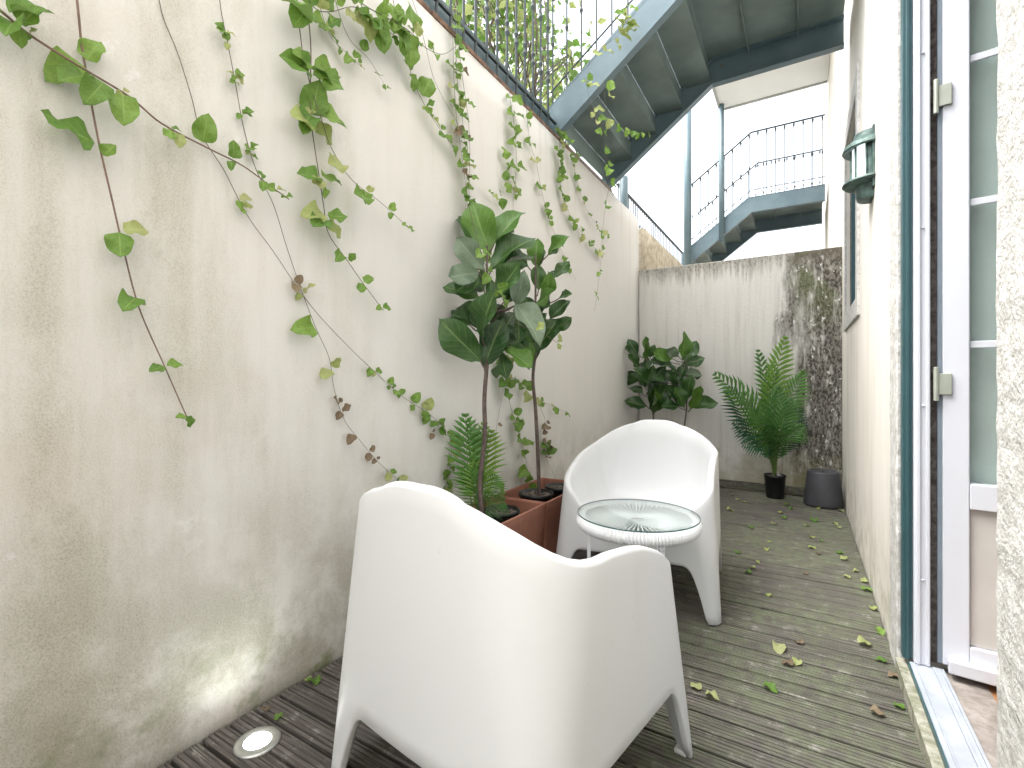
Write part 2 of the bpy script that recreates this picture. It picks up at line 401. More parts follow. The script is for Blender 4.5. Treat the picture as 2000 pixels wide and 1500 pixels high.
while y < 3.02 and y > -9:
    L = .22; MB().box(WX - .30, WX + .004 + rnd.uniform(-.003, .003), y, y + L - .008, WT + .001, WT + .026 + rnd.uniform(-.003, .003)).build('coping_brick', M['coping'], gw, bevel=.004); y += L
MB().box(WX - .16, WX - .06, -2.5, 3.0, WT + .06, WT + .20).build('steel_beam', M['steel'], gw, bevel=.004)
for yy in (-2, -1, 0, 1, 2, 2.9): MB().box(WX - .14, WX - .08, yy - .04, yy + .04, WT + .03, WT + .062).build('beam_shoe', M['steel'], gw)
MB().box(WX - .22, WX - .030, 3.03, 4.18, WT + .001, WT + .071).box(WX - .029, WX - .004, 3.03, 4.18, WT + .001, WT + .02).build('stair_footing', M['old_stone'], gw, bevel=.006)
ow = empty('old_wall', (0, 0, 0)); tag(ow, 'brown weathered wall carrying on beyond the back wall', 'wall')
M['old_wall'] = mat_stone('weathered_ochre_render', (.36, .31, .23), (.55, .49, .38), 14, .5)
slab('wall_face', WX - .30, WX - .004, BY + .205, 13, -.13, WT - .03, M['old_wall'], .3, .006, 9, ow)

# back wall
bw = empty('back_wall', (0, 0, 0)); tag(bw, 'back wall with dark lichen on its right end, closing the deck', 'wall')
MB().box(WX + .001, RX - .001, BY, BY + .20, -.13, 2.135).build('wall_face', M['back_wall'], bw, bevel=.008)
MB().box(WX + .012, RX - .01, BY - .022, BY - .001, .002, .075).build('skirting_board', M['deck'], bw, bevel=.002)

# ------------------------------------------------------------------ apartment building on the right
DY0, DY1, DZ = 1.115, 2.11, 2.75          # door opening
bld = empty('apartment_building', (RX, 0, 0)); tag(bld, 'pale rendered apartment building with open glazed door, right of the deck', 'building')
bld_inv = Matrix.Translation((-RX, 0, 0))
def bpart(mb, name, mat, parent=None, smooth=False, bevel=0):
    """world-space geometry as a child of the building (or of one of its parts)"""
    mb.v = [(x - RX, y, z) for x, y, z in mb.v]
    return mb.build(name, mat, parent or bld, smooth, bevel)
WY0, WY1, WZ0, WZ1 = 3.56, 4.43, 1.50, 2.75
def facade():
    ys = [-6, DY0, DY1, WY0, WY1, 10.0]; zs = [-.13, .0, WZ0, DZ, 6.6]; x0, x1 = RX, RX + .45; m = MB()  # near end carried on behind the camera, unseen, to hold back light
    def hole(i, j):
        yc = (ys[i] + ys[i + 1]) / 2; zc = (zs[j] + zs[j + 1]) / 2
        return (DY0 < yc < DY1 and 0 < zc < DZ) or (WY0 < yc < WY1 and WZ0 < zc < WZ1)
    for i in range(len(ys) - 1):
        for j in range(len(zs) - 1):
            if hole(i, j): continue
            y0, y1, z0, z1 = ys[i], ys[i + 1], zs[j], zs[j + 1]
            m.add([(x0, y0, z0), (x0, y0, z1), (x0, y1, z1), (x0, y1, z0)], [(0, 1, 2, 3)])
            m.add([(x1, y0, z0), (x1, y0, z1), (x1, y1, z1), (x1, y1, z0)], [(3, 2, 1, 0)])
    for (a0, a1, b0, b1) in ((DY0, DY1, 0, DZ), (WY0, WY1, WZ0, WZ1)):
        m.add([(x0, a0, b0), (x1, a0, b0), (x1, a0, b1), (x0, a0, b1)], [(0, 1, 2, 3)])
        m.add([(x0, a1, b0), (x1, a1, b0), (x1, a1, b1), (x0, a1, b1)], [(3, 2, 1, 0)])
        m.add([(x0, a0, b1), (x1, a0, b1), (x1, a1, b1), (x0, a1, b1)], [(0, 1, 2, 3)])
        m.add([(x0, a0, b0), (x1, a0, b0), (x1, a1, b0), (x0, a1, b0)], [(3, 2, 1, 0)])
    m.add([(x0, 10, -.13), (x1, 10, -.13), (x1, 10, 6.6), (x0, 10, 6.6)], [(3, 2, 1, 0)])
    m.add([(x0, -6, 6.6), (x1, -6, 6.6), (x1, 10, 6.6), (x0, 10, 6.6)], [(0, 1, 2, 3)])
    return m
bpart(facade(), 'facade_wall', M['facade'])
# stone dressings: far jamb, near jamb (rough edges), window surround
def rough_strip(x0, x1, y0, y1, z0, z1, amp, seed, n=70):
    rnd = random.Random(seed); m = MB(); vs = []
    for i in range(n + 1):
        z = z0 + (z1 - z0) * i / n
        a, b = rnd.uniform(-amp, amp), rnd.uniform(-amp, amp)
        vs += [(x1, y0, z), (x0 + .004, y0 + a, z), (x0 + rnd.uniform(-.0015, .001), y0 + .008 + a, z), (x0 + rnd.uniform(-.0015, .001), y1 - .008 + b, z), (x0 + .004, y1 + b, z), (x1, y1, z)]
    fs = [(i * 6 + k, i * 6 + k + 1, (i + 1) * 6 + k + 1, (i + 1) * 6 + k) for i in range(n) for k in range(5)]
    fs += [tuple(range(6)), tuple(n * 6 + k for k in range(5, -1, -1))]
    return m.add(vs, fs)
bpart(rough_strip(RX - .008, RX + .03, DY1 - .004, DY1 + .155, .0, DZ, .0035, 4), 'jamb_stone', M['limestone'])
bpart(rough_strip(RX - .006, RX + .25, .55, DY0 + .004, -.02, DZ, .004, 8), 'jamb_stone', M['limestone'])
# interior reveal stone behind the frame
bpart(MB().box(RX + .071, RX + .112, DY1 - .012, DY1 - .001, .062, DZ), 'reveal_stone', M['old_stone'])
bpart(MB().box(RX + .113, RX + .449, DY1 - .010, DY1 - .001, .062, DZ), 'reveal_plaster', M['room'])
# window
win = empty('window'); win.parent = bld
s_ = .115
for (a0, a1, b0, b1) in ((WY0 - s_, WY0 - .001, WZ0 - s_, WZ1 + s_), (WY1 + .001, WY1 + s_, WZ0 - s_, WZ1 + s_), (WY0 - .0005, WY1 + .0005, WZ0 - s_, WZ0 - .001), (WY0 - .0005, WY1 + .0005, WZ1 + .001, WZ1 + s_)):
    bpart(MB().box(RX - .014, RX + .02, a0, a1, b0, b1), 'stone_surround', M['limestone'], win, bevel=.004)
bpart(MB().box(RX + .02, RX + .45, WY1 - .012, WY1 - .001, WZ0 + .001, WZ1 - .001), 'reveal_stone', M['old_stone'], win)
def frame_box(x0, x1, y0, y1, z0, z1, w):
    return MB().box(x0, x1, y0, y0 + w, z0, z1).box(x0, x1, y1 - w, y1, z0, z1).box(x0, x1, y0 + w, y1 - w, z0, z0 + w).box(x0, x1, y0 + w, y1 - w, z1 - w, z1)
bpart(frame_box(RX + .025, RX + .06, WY0 + .002, WY1 - .014, WZ0 + .002, WZ1 - .002, .03), 'outer_frame', M['teal'], win)
bpart(frame_box(RX + .062, RX + .11, WY0 + .002, WY1 - .014, WZ0 + .002, WZ1 - .002, .06), 'inner_frame', M['white_paint'], win)
bpart(MB().box(RX + .084, RX + .088, WY0 + .062, WY1 - .074, WZ0 + .062, WZ1 - .062), 'pane', M['glass'], win)
# door frame, sill
fr = empty('door_frame'); fr.parent = bld
bpart(MB().box(RX + .001, RX + .028, DY1 - .050, DY1 - .0125, .071, DZ - .001).box(RX + .009, RX + .019, DY1 - .058, DY1 - .049, .072, DZ - .002), 'teal_strip', M['teal'], fr, bevel=.002)
bpart(MB().box(RX + .0285, RX + .070, DY1 - .070, DY1 - .0125, .071, DZ - .001).box(RX + .034, RX + .044, DY1 - .077, DY1 - .069, .072, DZ - .002).box(RX + .059, RX + .068, DY1 - .075, DY1 - .069, .072, DZ - .002), 'white_strip', M['white_paint'], fr, bevel=.002)
for z in (.35, .92, 1.5, 2.07): bpart(MB().lathe([(0, .0022), (.004, .0018), (.006, 0)], 12, (RX + .050, DY1 - .071, z)), 'screw_cap', M['white_paint'], fr)
bpart(rough_strip(RX - .012, RX + .0135, DY0 + .006, DY1 - .006, -.02, .050, .0, 3, 3), 'threshold_kerb', M['mossy_kerb'])
bpart(MB().box(RX + .0138, RX + .0178, DY0 + .005, DY1 - .06, -.02, .066), 'sill_edge', M['teal'], fr)
bpart(MB().box(RX + .018, RX + .105, DY0 + .005, DY1 - .06, .0525, .069).box(RX + .030, RX + .036, DY0 + .005, DY1 - .08, .069, .0745).box(RX + .074, RX + .082, DY0 + .005, DY1 - .08, .069, .078).box(RX + .094, RX + .100, DY0 + .005, DY1 - .08, .069, .076), 'sill_track', M['sill'], fr, bevel=.0015)
bpart(MB().box(RX + .106, RX + .205, DY0 + .001, DY1 - .013, -.02, .050), 'threshold_stone', M['threshold'])
for i in range(14):
    bpart(MB().box(RX + .207 + i * .09, RX + .295 + i * .09, (DY0 + .004 if i < 3 else -.9), (DY1 - .014 if i < 3 else 4.9), -.02, .046), 'floor_board', M['wood_floor'], bevel=.001)
# room shell; unseen opening added on its far side to let daylight in
room = MB(); x0, x1, y0, y1, z0, z1 = RX + .451, RX + 3.6, -1.0, 5.0, -.02, 2.9
room.add([(x0, y0, z0), (x1, y0, z0), (x1, y1, z0), (x0, y1, z0)], [(0, 1, 2, 3)])
room.add([(x0, y0, z1), (x1, y0, z1), (x1, y1, z1), (x0, y1, z1)], [(3, 2, 1, 0)])
room.add([(x0, y1, z0), (x1, y1, z0), (x1, y1, z1), (x0, y1, z1)], [(0, 1, 2, 3)])
room.add([(x0, y0, z0), (x1, y0, z0), (x1, y0, z1), (x0, y0, z1)], [(3, 2, 1, 0)])
for (a, b, c, d) in ((y0, .2, z0, z1), (3.8, y1, z0, z1), (.2, 3.8, z0, .7), (.2, 3.8, 2.6, z1)):
    room.add([(x1, a, c), (x1, b, c), (x1, b, d), (x1, a, d)], [(0, 1, 2, 3)])
bpart(room, 'room_shell', M['room'])
# door leaf, opened into the room about its far edge
leaf = empty('door'); leaf.parent = bld; leaf.location = (.101, DY1 - .062, 0); leaf.rotation_euler = (0, 0, R(-7))
LW, Z0, Z1 = .86, .085, 2.62; ST = .064
def lpart(mb, name, mat, bevel=0): return mb.build(name, mat, leaf, False, bevel)
lpart(MB().box(0, ST, 0, .045, Z0, Z1), 'stile', M['white_paint'], .003)
lpart(MB().box(LW - ST, LW, 0, .045, Z0, Z1), 'stile', M['white_paint'], .003)
lpart(MB().box(ST + .0005, LW - ST - .0005, 0, .045, Z0, Z0 + .075), 'bottom_rail', M['white_paint'], .003)
lpart(MB().box(ST + .0005, LW - ST - .0005, 0, .045, .595, .675), 'middle_rail', M['white_paint'], .003)
lpart(MB().box(ST + .0005, LW - ST - .0005, 0, .045, Z1 - ST, Z1), 'top_rail', M['white_paint'], .003)
lpart(MB().box(-.012, -.001, .004, .040, Z0, Z1), 'seal', M['seal'])
lpart(MB().box(.012, LW - .01, -.030, -.001, Z0 - .012, Z0 + .030), 'weather_bar', M['white_paint'], .004)
lpart(MB().box(ST + .001, LW - ST - .001, .016, .030, Z0 + .076, .594), 'panel', M['panel_beige'], .002)
lpart(MB().box(ST + .001, LW - ST - .001, .021, .026, .676, Z1 - ST - .001), 'pane', M['glass'])
for z in (1.115, 1.565, 2.02): lpart(MB().box(ST + .0008, LW - ST - .0008, .012, .020, z - .011, z + .011), 'glazing_bar', M['white_paint'], .002)
lpart(MB().box(LW / 2 - .011, LW / 2 + .011, .0125, .0195, .676, Z1 - ST - .001), 'glazing_bar', M['white_paint'])
for z in (.99, 1.92):
    lpart(MB().box(-.020, .022, -.010, -.001, z - .034, z + .034).tube([(-.016, -.010, z - .055), (-.016, -.010, z + .055)], .007, 10), 'hinge', M['hinge'], .0015)

# wall lantern
ln = empty('wall_lantern', (RX, 2.86, 0)); tag(ln, 'half-round verdigris wall lantern with lit white glass, fixed between door and window', 'lantern')
A0, A1 = math.pi / 2, math.pi * 1.5
def half(prof, n=24): return MB().lathe(prof, n, (0, 0, 0), A0, A1)
half([(0, 2.186), (.072, 2.184), (.076, 2.16), (.116, 2.128), (.121, 2.110), (.116, 2.104), (.07, 2.120), (0, 2.120)]).build('top_cap', M['verdigris'], ln, False)
half([(0, 1.962), (.118, 1.958), (.122, 1.948), (.112, 1.940), (.070, 1.930), (.066, 1.885), (.060, 1.868), (0, 1.866)]).build('bottom_bowl', M['verdigris'], ln, False)
half([(.080, 1.960), (.080, 2.118)]).build('glass', M['lantern_glass'], ln, True)
for a0_, a1_ in ((90, 110), (250, 270)): MB().lathe([(.083, 1.959), (.083, 2.119)], 8, (0, 0, 0), R(a0_), R(a1_)).build('side_panel', M['verdigris'], ln, True)
for a in (111, 146, 180, 214, 249):
    x, y = .084 * math.cos(R(a)), .084 * math.sin(R(a)); MB().tube([(x, y, 1.958), (x, y, 2.118)], .0055, 6).build('bar', M['verdigris'], ln)
w_ = MB().box(-.010, .0, -.105, .105, 1.90, 2.185).build('back_plate', M['verdigris'], ln, bevel=.002)
MB().tube([(-.035, 0, 1.985), (-.035, 0, 2.075)], .016, 12).build('bulb', M['lantern_bulb'], ln, True)

# ------------------------------------------------------------------ steel stair from the terrace to the building
SY0, SY1, SX0, SXB = 3.04, 4.16, WX - .115, -.62   # near / far stringer, foot, bend
SL = .745
def stair():
    root = empty('steel_stair', (0, SY0, 0))
    zb = lambda x: 2.765 + (min(x, SXB) - WX) * SL
    H = .235
    xe = RX - .035
    for yy in (0.0, SY1 - SY0 - .012):
        pts = [(SX0, zb(SX0)), (SXB, zb(SXB)), (xe, zb(SXB)), (xe, zb(SXB) + .20), (SXB - .05, zb(SXB) + .20), (SX0, zb(SX0) + .235)]
        n = len(pts); m = MB().add([(x, yy, z) for x, z in pts] + [(x, yy + .012, z) for x, z in pts], [tuple(range(n)), tuple(range(2 * n - 1, n - 1, -1))] + [(i, i + n, (i + 1) % n + n, (i + 1) % n) for i in range(n)])
        f0, f1 = (-.0, .062) if yy == 0 else (-.05, .012)
        for dz, hh in ((0, .010), (None, .010)):     # flanges, lower and upper
            def zz(x, s): return (zb(x) if dz == 0 else zb(x) + (.235 - (.035 * (x - SX0) / (SXB - SX0) if x < SXB else .035))) + s
            for (xa, xb) in ((SX0, SXB), (SXB, xe)):
                a, b = (yy + f0, yy + f1)
                m.add([(xa, a, zz(xa, -hh)), (xb, a, zz(xb, -hh)), (xb, b, zz(xb, -hh)), (xa, b, zz(xa, -hh)), (xa, a, zz(xa, .0)), (xb, a, zz(xb, 0)), (xb, b, zz(xb, 0)), (xa, b, zz(xa, 0))], [(0, 3, 2, 1), (4, 5, 6, 7), (0, 1, 5, 4), (1, 2, 6, 5), (2, 3, 7, 6), (3, 0, 4, 7)])
        m.build('stringer', M['steel'], root)
    W0, W1 = .0125, SY1 - SY0 - .0125
    step_x, step_z = .2135, .158
    for k in range(5):
        xr = -1.512 + k * step_x; zr = 2.79 + k * step_z + .005
        MB().box(xr, xr + .006, W0, W1, zr, zr + step_z - .0065).build('riser', M['steel_under'], root)
        if k < 4: MB().box(xr + .0065, xr + step_x + .022, W0, W1, zr + step_z - .006, zr + step_z).build('tread', M['steel_under'], root)
    zl = 2.79 + 5 * step_z + .005
    xs = [-1.512 + 4 * step_x + .0065, -.36, -.03, xe - .001]
    for a, b in zip(xs[:-1], xs[1:]):
        MB().box(a, b - .003, W0, W1, zl - .008, zl).build('landing_plate', M['steel_under'], root)
    for a in xs[1:-1]: MB().box(a - .004, a + .004, W0, W1, zl - .045, zl - .0085).build('landing_rib', M['steel_under'], root)
    # railings with forged collars
    for yy in (.006, SY1 - SY0 - .006):
        zt = lambda x: (zb(x) + .235 - (.035 * (x - SX0) / (SXB - SX0) if x < SXB else .035)) if x < SXB else zb(SXB) + .20
        x = SX0 + .05
        while x < xe - .02:
            z = zt(x); MB().tube([(x, yy, z - .002), (x, yy, z + .90)], .0055, 6).lathe([(.0056, z + .40), (.013, z + .425), (.0056, z + .45)], 8, (x, yy, 0)).lathe([(.0056, z + .84), (.014, z + .885), (.004, z + .90)], 8, (x, yy, 0)).build('baluster', M['iron'], root)
            x += .108
        MB().tube([(SX0 + .03, yy, zt(SX0 + .03) + .91), (SXB, yy, zt(SXB) + .91), (xe, yy, zt(xe) + .91)], .012, 8).build('handrail', M['iron'], root)
        MB().tube([(SX0 + .03, yy, zt(SX0 + .03) + .10), (SXB, yy, zt(SXB) + .10), (xe, yy, zt(xe) + .10)], .006, 6).build('lower_rail', M['iron'], root)
    return root
st1 = stair(); tag(st1, 'blue-grey steel stair and landing seen from below, overhead in front', 'stair', 'steel stairs between terrace and building')
st2 = st1.copy(); C.objects.link(st2); st2.location.y = 7.5
for ch in list(st1.children):
    c = ch.copy(); C.objects.link(c); c.parent = st2
tag(st2, 'smaller, farther blue-grey steel stair rising behind the back wall', 'stair')
def post(name, x, y, z0, z1, r, label):
    o = MB().tube([(x, y, z0), (x, y, z1)], r, 16).build(name, M['steel'], None, True)
    tag(o, label, 'post', 'round steel posts'); return o
post('steel_post', WX - .10, 4.72, WT - .16, 3.05, .042, 'short round steel post at the foot of the near stair')
post('steel_post', WX - .01, 7.40, WT - .035, 5.3, .055, 'thick blue-grey round post at the foot of the far stair')
post('steel_post', -1.0, 7.46, 3.0, 4.97, .036, 'thinner blue-grey post under the corner of the white canopy')
cp = empty('canopy', (0, 0, 0)); tag(cp, 'white canopy slab with grey edge above the far stair', 'canopy')
MB().box(-1.02, RX - .003, 5.6, 7.58, 4.97, 5.05).build('slab', M['far_white'], cp)
MB().box(-1.05, -1.021, 5.57, 7.61, 4.95, 5.07).build('edge_trim', M['far_grey'], cp); MB().box(-1.0205, RX - .004, 7.581, 7.61, 4.95, 5.07).build('edge_trim', M['far_grey'], cp)

# terrace railings
def railing(x, y0, y1, zb, label, h=.95, pitch=.105):
    o = empty('iron_railing', (x, y0, zb)); tag(o, label, 'railing', 'terrace railings')
    n = int((y1 - y0) / pitch)
    me = MB().tube([(0, 0, -.03), (0, 0, h)], .0075, 6).lathe([(.0076, .30), (.016, .325), (.0076, .35)], 8).lathe([(.0076, .36), (.015, .38), (.0076, .40)], 8).lathe([(.0076, .66), (.016, .685), (.0076, .71)], 8).mesh('baluster', M['iron'])
    for i in range(n + 1):
        b = link('baluster', me, o); b.location = (0, i * pitch, 0)
    MB().box(-.02, .02, -.03, y1 - y0 + .03, h, h + .012).build('handrail', M['iron'], o)
    MB().box(-.008, .008, -.03, y1 - y0 + .03, .08, .092).build('lower_rail', M['iron'], o)
railing(WX - .035, -1.5, 3.0, WT + .05, 'dark iron railing on top of the cream wall, tangled in vines')
railing(-2.0, 5.9, 12.0, 2.53, 'distant dark iron railing beyond the near stair')

# ------------------------------------------------------------------ leaves
def leaf_mesh(name, mat, outline, nu=4, nv=6, fold=.25, droop=.2, wave=.0, seed=0, twist=0):
    """unit-length leaf along +y, face +z; outline(t) = half width"""
    rnd = random.Random(seed); m = MB(); uv = []
    for j in range(nv + 1):
        t = j / nv; w = outline(t)
        for i in range(nu + 1):
            u = i / nu * 2 - 1
            x = u * w; z = abs(u) * w * fold - droop * t * t + wave * w * math.sin(t * 9 + seed + (2 if u > 0 else 0)) * abs(u)
            yy = t - .04 * abs(u) * (1 if t > .1 else 0)
            m.v.append((x, yy, z)); uv.append((u * .5 + .5, t))
    for j in range(nv):
        for i in range(nu):
            a = j * (nu + 1) + i; m.f.append((a, a + 1, a + nu + 2, a + nu + 1))
    me = bpy.data.meshes.new(name); me.from_pydata(m.v, [], m.f)
    ul = me.uv_layers.new(name='UVMap')
    for lp in me.loops: ul.data[lp.index].uv = uv[lp.vertex_index]
    me.materials.append(mat); me.polygons.foreach_set('use_smooth', [True] * len(me.polygons)); me.update(); return me
fig_out = lambda t: max(.014, .285 * math.sin(math.pi * t ** 1.35) ** .7) if 0 < t < 1 else .014
vine_out = lambda t: max(.01, .40 * math.sin(math.pi * t ** .78) ** .62) if 0 < t < 1 else .012
V = {}
for key in ('vine_leaf', 'vine_yellow', 'vine_brown'):
    V[key] = [leaf_mesh('leaf', M[key], vine_out, 4, 8, f, d, w, s) for f, d, w, s in ((.22, .15, .3, 1), (.42, .3, .4, 2), (.1, -.15, .45, 3), (.55, .2, .35, 4))]
FIG = {}
for key in ('fig_leaf', 'fig_bright', 'fig_pale'):
    FIG[key] = [leaf_mesh('leaf', M[key], fig_out, 6, 12, f, d, .34, s) for f, d, s in ((.32, .16, 1), (.55, .26, 2), (.22, -.12, 3), (.75, .34, 5), (.45, -.05, 8))]
def orient(o, base, tip, normal, length=None):
    """place unit leaf so that +y runs base->tip and +z looks along normal"""
    yv = (tip - base); L = length or yv.length; yv = yv.normalized()
    zv = normal - yv * normal.dot(yv)
    zv = zv.normalized() if zv.length > 1e-4 else yv.orthogonal().normalized()
    xv = yv.cross(zv)
    m = Matrix((xv, yv, zv)).transposed().to_4x4(); m.translation = base
    return m @ Matrix.Scale(L, 4)
def put(o, mat, parent):
    """world matrix on a child of an unrotated, unscaled parent"""
    o.parent = parent
    loc, rot, scl = mat.decompose(); o.rotation_mode = 'QUATERNION'
    o.location = loc - parent.location; o.rotation_quaternion = rot; o.scale = scl

# ------------------------------------------------------------------ vines: stems traced on the wall, leaf pairs at the nodes
def smooth_path(P, n=5):
    out = []
    for i in range(len(P) - 1):
        p0, p1, p2, p3 = P[max(i - 1, 0)], P[i], P[i + 1], P[min(i + 2, len(P) - 1)]
        for k in range(n):
            t = k / n; out.append(.5 * ((2 * p1) + (p2 - p0) * t + (2 * p0 - 5 * p1 + 4 * p2 - p3) * t * t + (3 * p1 - p0 - 3 * p2 + p3) * t ** 3))
    out.append(P[-1]); return out
def vine(label, path, nodes, r=.0016, off=.022, stem='stem_brown', depth=None, tint='vine_leaf', seed=0, per=2):
    rnd = random.Random(seed + 100)
    def P(px, py, o=0):
        if depth is not None: return at_d(px, py, depth - o)
        return on_x(px, py, WX + off + o)
    pts = [P(*p) for p in path]
    for i, p in enumerate(pts): p.x += .010 * math.sin(i * 1.7 + seed) * (1 if depth is None else 0)
    root = empty('trailing_vine', tuple(pts[0])); tag(root, label, 'vine', 'vines trailing down the garden wall')
    sp = smooth_path(pts, 6)
    MB().tube([p - pts[0] for p in sp], r, 6, r * .55).build('stem', M[stem], root, True)
    for nd in nodes:
        px, py, s = nd[:3]; key = nd[3] if len(nd) > 3 else tint
        k_n = nd[4] if len(nd) > 4 else per
        c = P(px, py, .004); dep = (c - EYE).dot(CF); size = (1.2 if s >= 40 else .92) * s / F_PX * dep
        near = min(sp, key=lambda q: (q - c).length)
        base0 = near if (near - c).length < size * 1.6 else c
        for k in range(k_n):
            sz = size * (1.0 if k == 0 else rnd.uniform(.55, .85))
            want = (c - base0)
            if k == 0 and want.length > .25 * size: d = want.normalized()
            else:
                a = rnd.uniform(0, 2 * math.pi) if k == 0 else a0 + math.pi * rnd.uniform(.7, 1.3)
                d = Vector((0, math.cos(a), math.sin(a) - .35)).normalized()
            a0 = math.atan2(d.z + .2, d.y)
            d = (d + Vector((rnd.uniform(.05, .45), 0, 0))).normalized()
            base = base0 + Vector((.002, 0, 0)) + d * size * .10
            nrm = Vector((rnd.uniform(.4, 1), rnd.uniform(-.6, .1), rnd.uniform(.0, .9)))
            kk = key
            if key == 'vine_leaf' and rnd.random() < .16: kk = 'vine_yellow'
            lf = link('leaf', rnd.choice(V[kk])); put(lf, orient(lf, base, base + d * sz, nrm), root)
    return root
Y_, B_ = 'vine_yellow', 'vine_brown'
vine('reddish vine stem with large leaves, leftmost of those hanging straight down the wall', [(143, -40), (152, 30), (165, 100), (190, 260), (215, 390), (240, 480), (275, 600), (320, 715), (365, 822)],
     [(168, 112, 62), (150, 150, 55, 'vine_leaf', 1), (183, 270, 72, 'vine_leaf', 1), (205, 300, 35, 'vine_leaf', 1), (222, 445, 48), (258, 585, 46, 'vine_leaf', 1), (300, 720, 32, 'vine_leaf', 1), (343, 712, 30, 'vine_leaf', 1), (364, 812, 26)], .0028, .03, 'stem_red', seed=1)
vine('thick vine branch running diagonally from the upper left corner', [(-40, -5), (10, 25), (60, 65), (150, 130), (250, 190), (320, 240), (410, 290), (470, 325), (530, 365), (568, 388)],
     [(15, 15, 62), (20, 50, 60, 'vine_leaf', 1), (58, 28, 42), (66, 54, 18), (205, 150, 52, 'vine_leaf', 1), (235, 165, 55, 'vine_leaf', 1), (228, 188, 18), (330, 278, 34), (350, 285, 34, 'vine_leaf', 1), (395, 258, 45, 'vine_leaf', 1), (455, 315, 36), (510, 365, 24), (536, 370, 26), (562, 384, 18)], .0030, .045, 'stem_red', seed=2)
vine('long thin vine crossing the wall from the top towards the planters', [(305, -30), (322, 30), (345, 100), (370, 190), (395, 262), (440, 330), (480, 420), (530, 490), (580, 555), (620, 610), (680, 680), (730, 725), (790, 775), (840, 810), (872, 848), (882, 900), (870, 965)],
     [(575, 560, 30, B_), (600, 562, 32, Y_), (487, 385, 26), (492, 402, 20), (715, 735, 22, 'vine_leaf', 1), (735, 725, 18), (762, 742, 18), (772, 770, 18), (790, 762, 16), (812, 775, 26), (826, 808, 24), (838, 785, 30), (828, 830, 26, 'vine_leaf', 1), (858, 820, 32), (845, 845, 16, B_), (866, 842, 26), (886, 868, 38, 'vine_leaf', 1), (876, 895, 28), (872, 912, 22), (878, 935, 28), (866, 938, 24), (870, 958, 28)], .0014, .015, seed=3)
vine('thin vine with small leaves and dry brown ends, beside the long crossing one', [(430, -30), (434, 20), (441, 85), (458, 160), (480, 250), (500, 330), (530, 400), (560, 480), (590, 560), (615, 640), (640, 700), (655, 760), (675, 820), (700, 860), (740, 905), (795, 950)],
     [(415, 45, 22), (432, 62, 26), (440, 78, 22), (460, 150, 22), (478, 148, 22), (450, 160, 16), (480, 218, 24), (492, 225, 20), (480, 290, 24), (492, 288, 22), (485, 300, 18), (605, 640, 44, 'vine_leaf', 1), (648, 717, 36, Y_), (651, 782, 24, B_), (674, 797, 24, B_), (682, 858, 26, B_, 1), (716, 895, 20, B_), (730, 900, 14, B_), (757, 926, 28), (778, 942, 28)], .0014, .018, seed=4)
vine('leafy vine with dense dark green leaf clusters hanging left of the middle', [(596, -30), (600, 30), (604, 100), (608, 190), (612, 250), (618, 330), (630, 400), (645, 455), (680, 510), (710, 560), (749, 606)],
     [(568, 22, 62), (590, 15, 55), (585, 132, 55), (610, 130, 52), (625, 138, 45), (595, 235, 52), (612, 228, 58), (630, 232, 52), (640, 228, 30), (600, 345, 42), (628, 340, 42), (625, 432, 44), (645, 420, 42), (657, 505, 32, 'vine_leaf', 1), (684, 505, 22, 'vine_leaf', 1), (703, 560, 26, 'vine_leaf', 1), (718, 544, 28, 'vine_leaf', 1), (745, 603, 22)], .0022, .045, 'stem_brown', seed=5)
vine('vine swinging out to the right from the dense leaf clusters', [(572, 0), (580, 50), (592, 110), (606, 150), (614, 195), (626, 240), (650, 290), (690, 350), (740, 395), (797, 447)],
     [(660, 300, 42, 'vine_leaf', 1), (700, 385, 44, 'vine_leaf', 1), (716, 378, 30), (765, 406, 22), (793, 445, 20)], .0018, .05, seed=6)
vine('short thin vine with sparse leaves between two longer ones', [(606, -20), (622, 15), (640, 50), (655, 80), (690, 120), (703, 128)], [(655, 45, 34), (640, 55, 26), (662, 84, 22), (690, 112, 30), (700, 125, 14)], .0010, .02, seed=7)
vine('thin straight vine ending in a bud, upper middle of the wall', [(645, -20), (668, 40), (690, 80), (720, 118), (752, 174)], [(708, 92, 26, 'vine_leaf', 1), (734, 145, 14), (750, 172, 14)], .0011, .02, seed=8)
vine('woody vine branch with broad light leaves near the top edge', [(600, 0), (625, 18), (650, 22), (690, 16), (735, 40), (770, 65), (800, 82)],
     [(625, 2, 38, Y_, 1), (640, 14, 30), (665, 8, 34), (690, 20, 40), (705, 10, 42), (712, 38, 40, 'vine_leaf', 1), (708, 60, 36, Y_, 1), (725, 30, 44), (740, 62, 46), (755, 58, 40), (770, 40, 34)], .0016, .06, seed=9)
vine('arching vine branch full of leaves just below the wall coping', [(690, -10), (720, 12), (760, 40), (800, 64), (835, 92), (868, 105), (895, 85)],
     [(745, 8, 36), (765, 12, 38), (770, 50, 34, 'vine_leaf', 1), (785, 45, 34), (798, 78, 50, 'vine_leaf', 1), (788, 98, 40, 'vine_leaf', 1), (805, 40, 46, 'vine_leaf', 1), (812, 28, 30), (810, 95, 26), (848, 108, 26), (775, 20, 36)], .0018, .07, seed=10)
vine('hanging vine with a few dark leaves left of the tangled bundle', [(768, -20), (780, 60), (795, 100), (803, 140), (825, 190), (845, 235), (866, 265), (892, 292)], [(803, 138, 34), (822, 192, 40, 'vine_leaf', 1), (835, 205, 22), (843, 230, 28), (858, 268, 22), (866, 262, 22), (880, 278, 26)], .0013, .03, seed=11)
vine('thin vine slanting into the tangled bundle', [(800, -20), (812, 30), (830, 90), (850, 150), (870, 200), (892, 245), (900, 270)], [(905, 255, 24)], .0010, .02, 'stem_brown', seed=12, per=1)
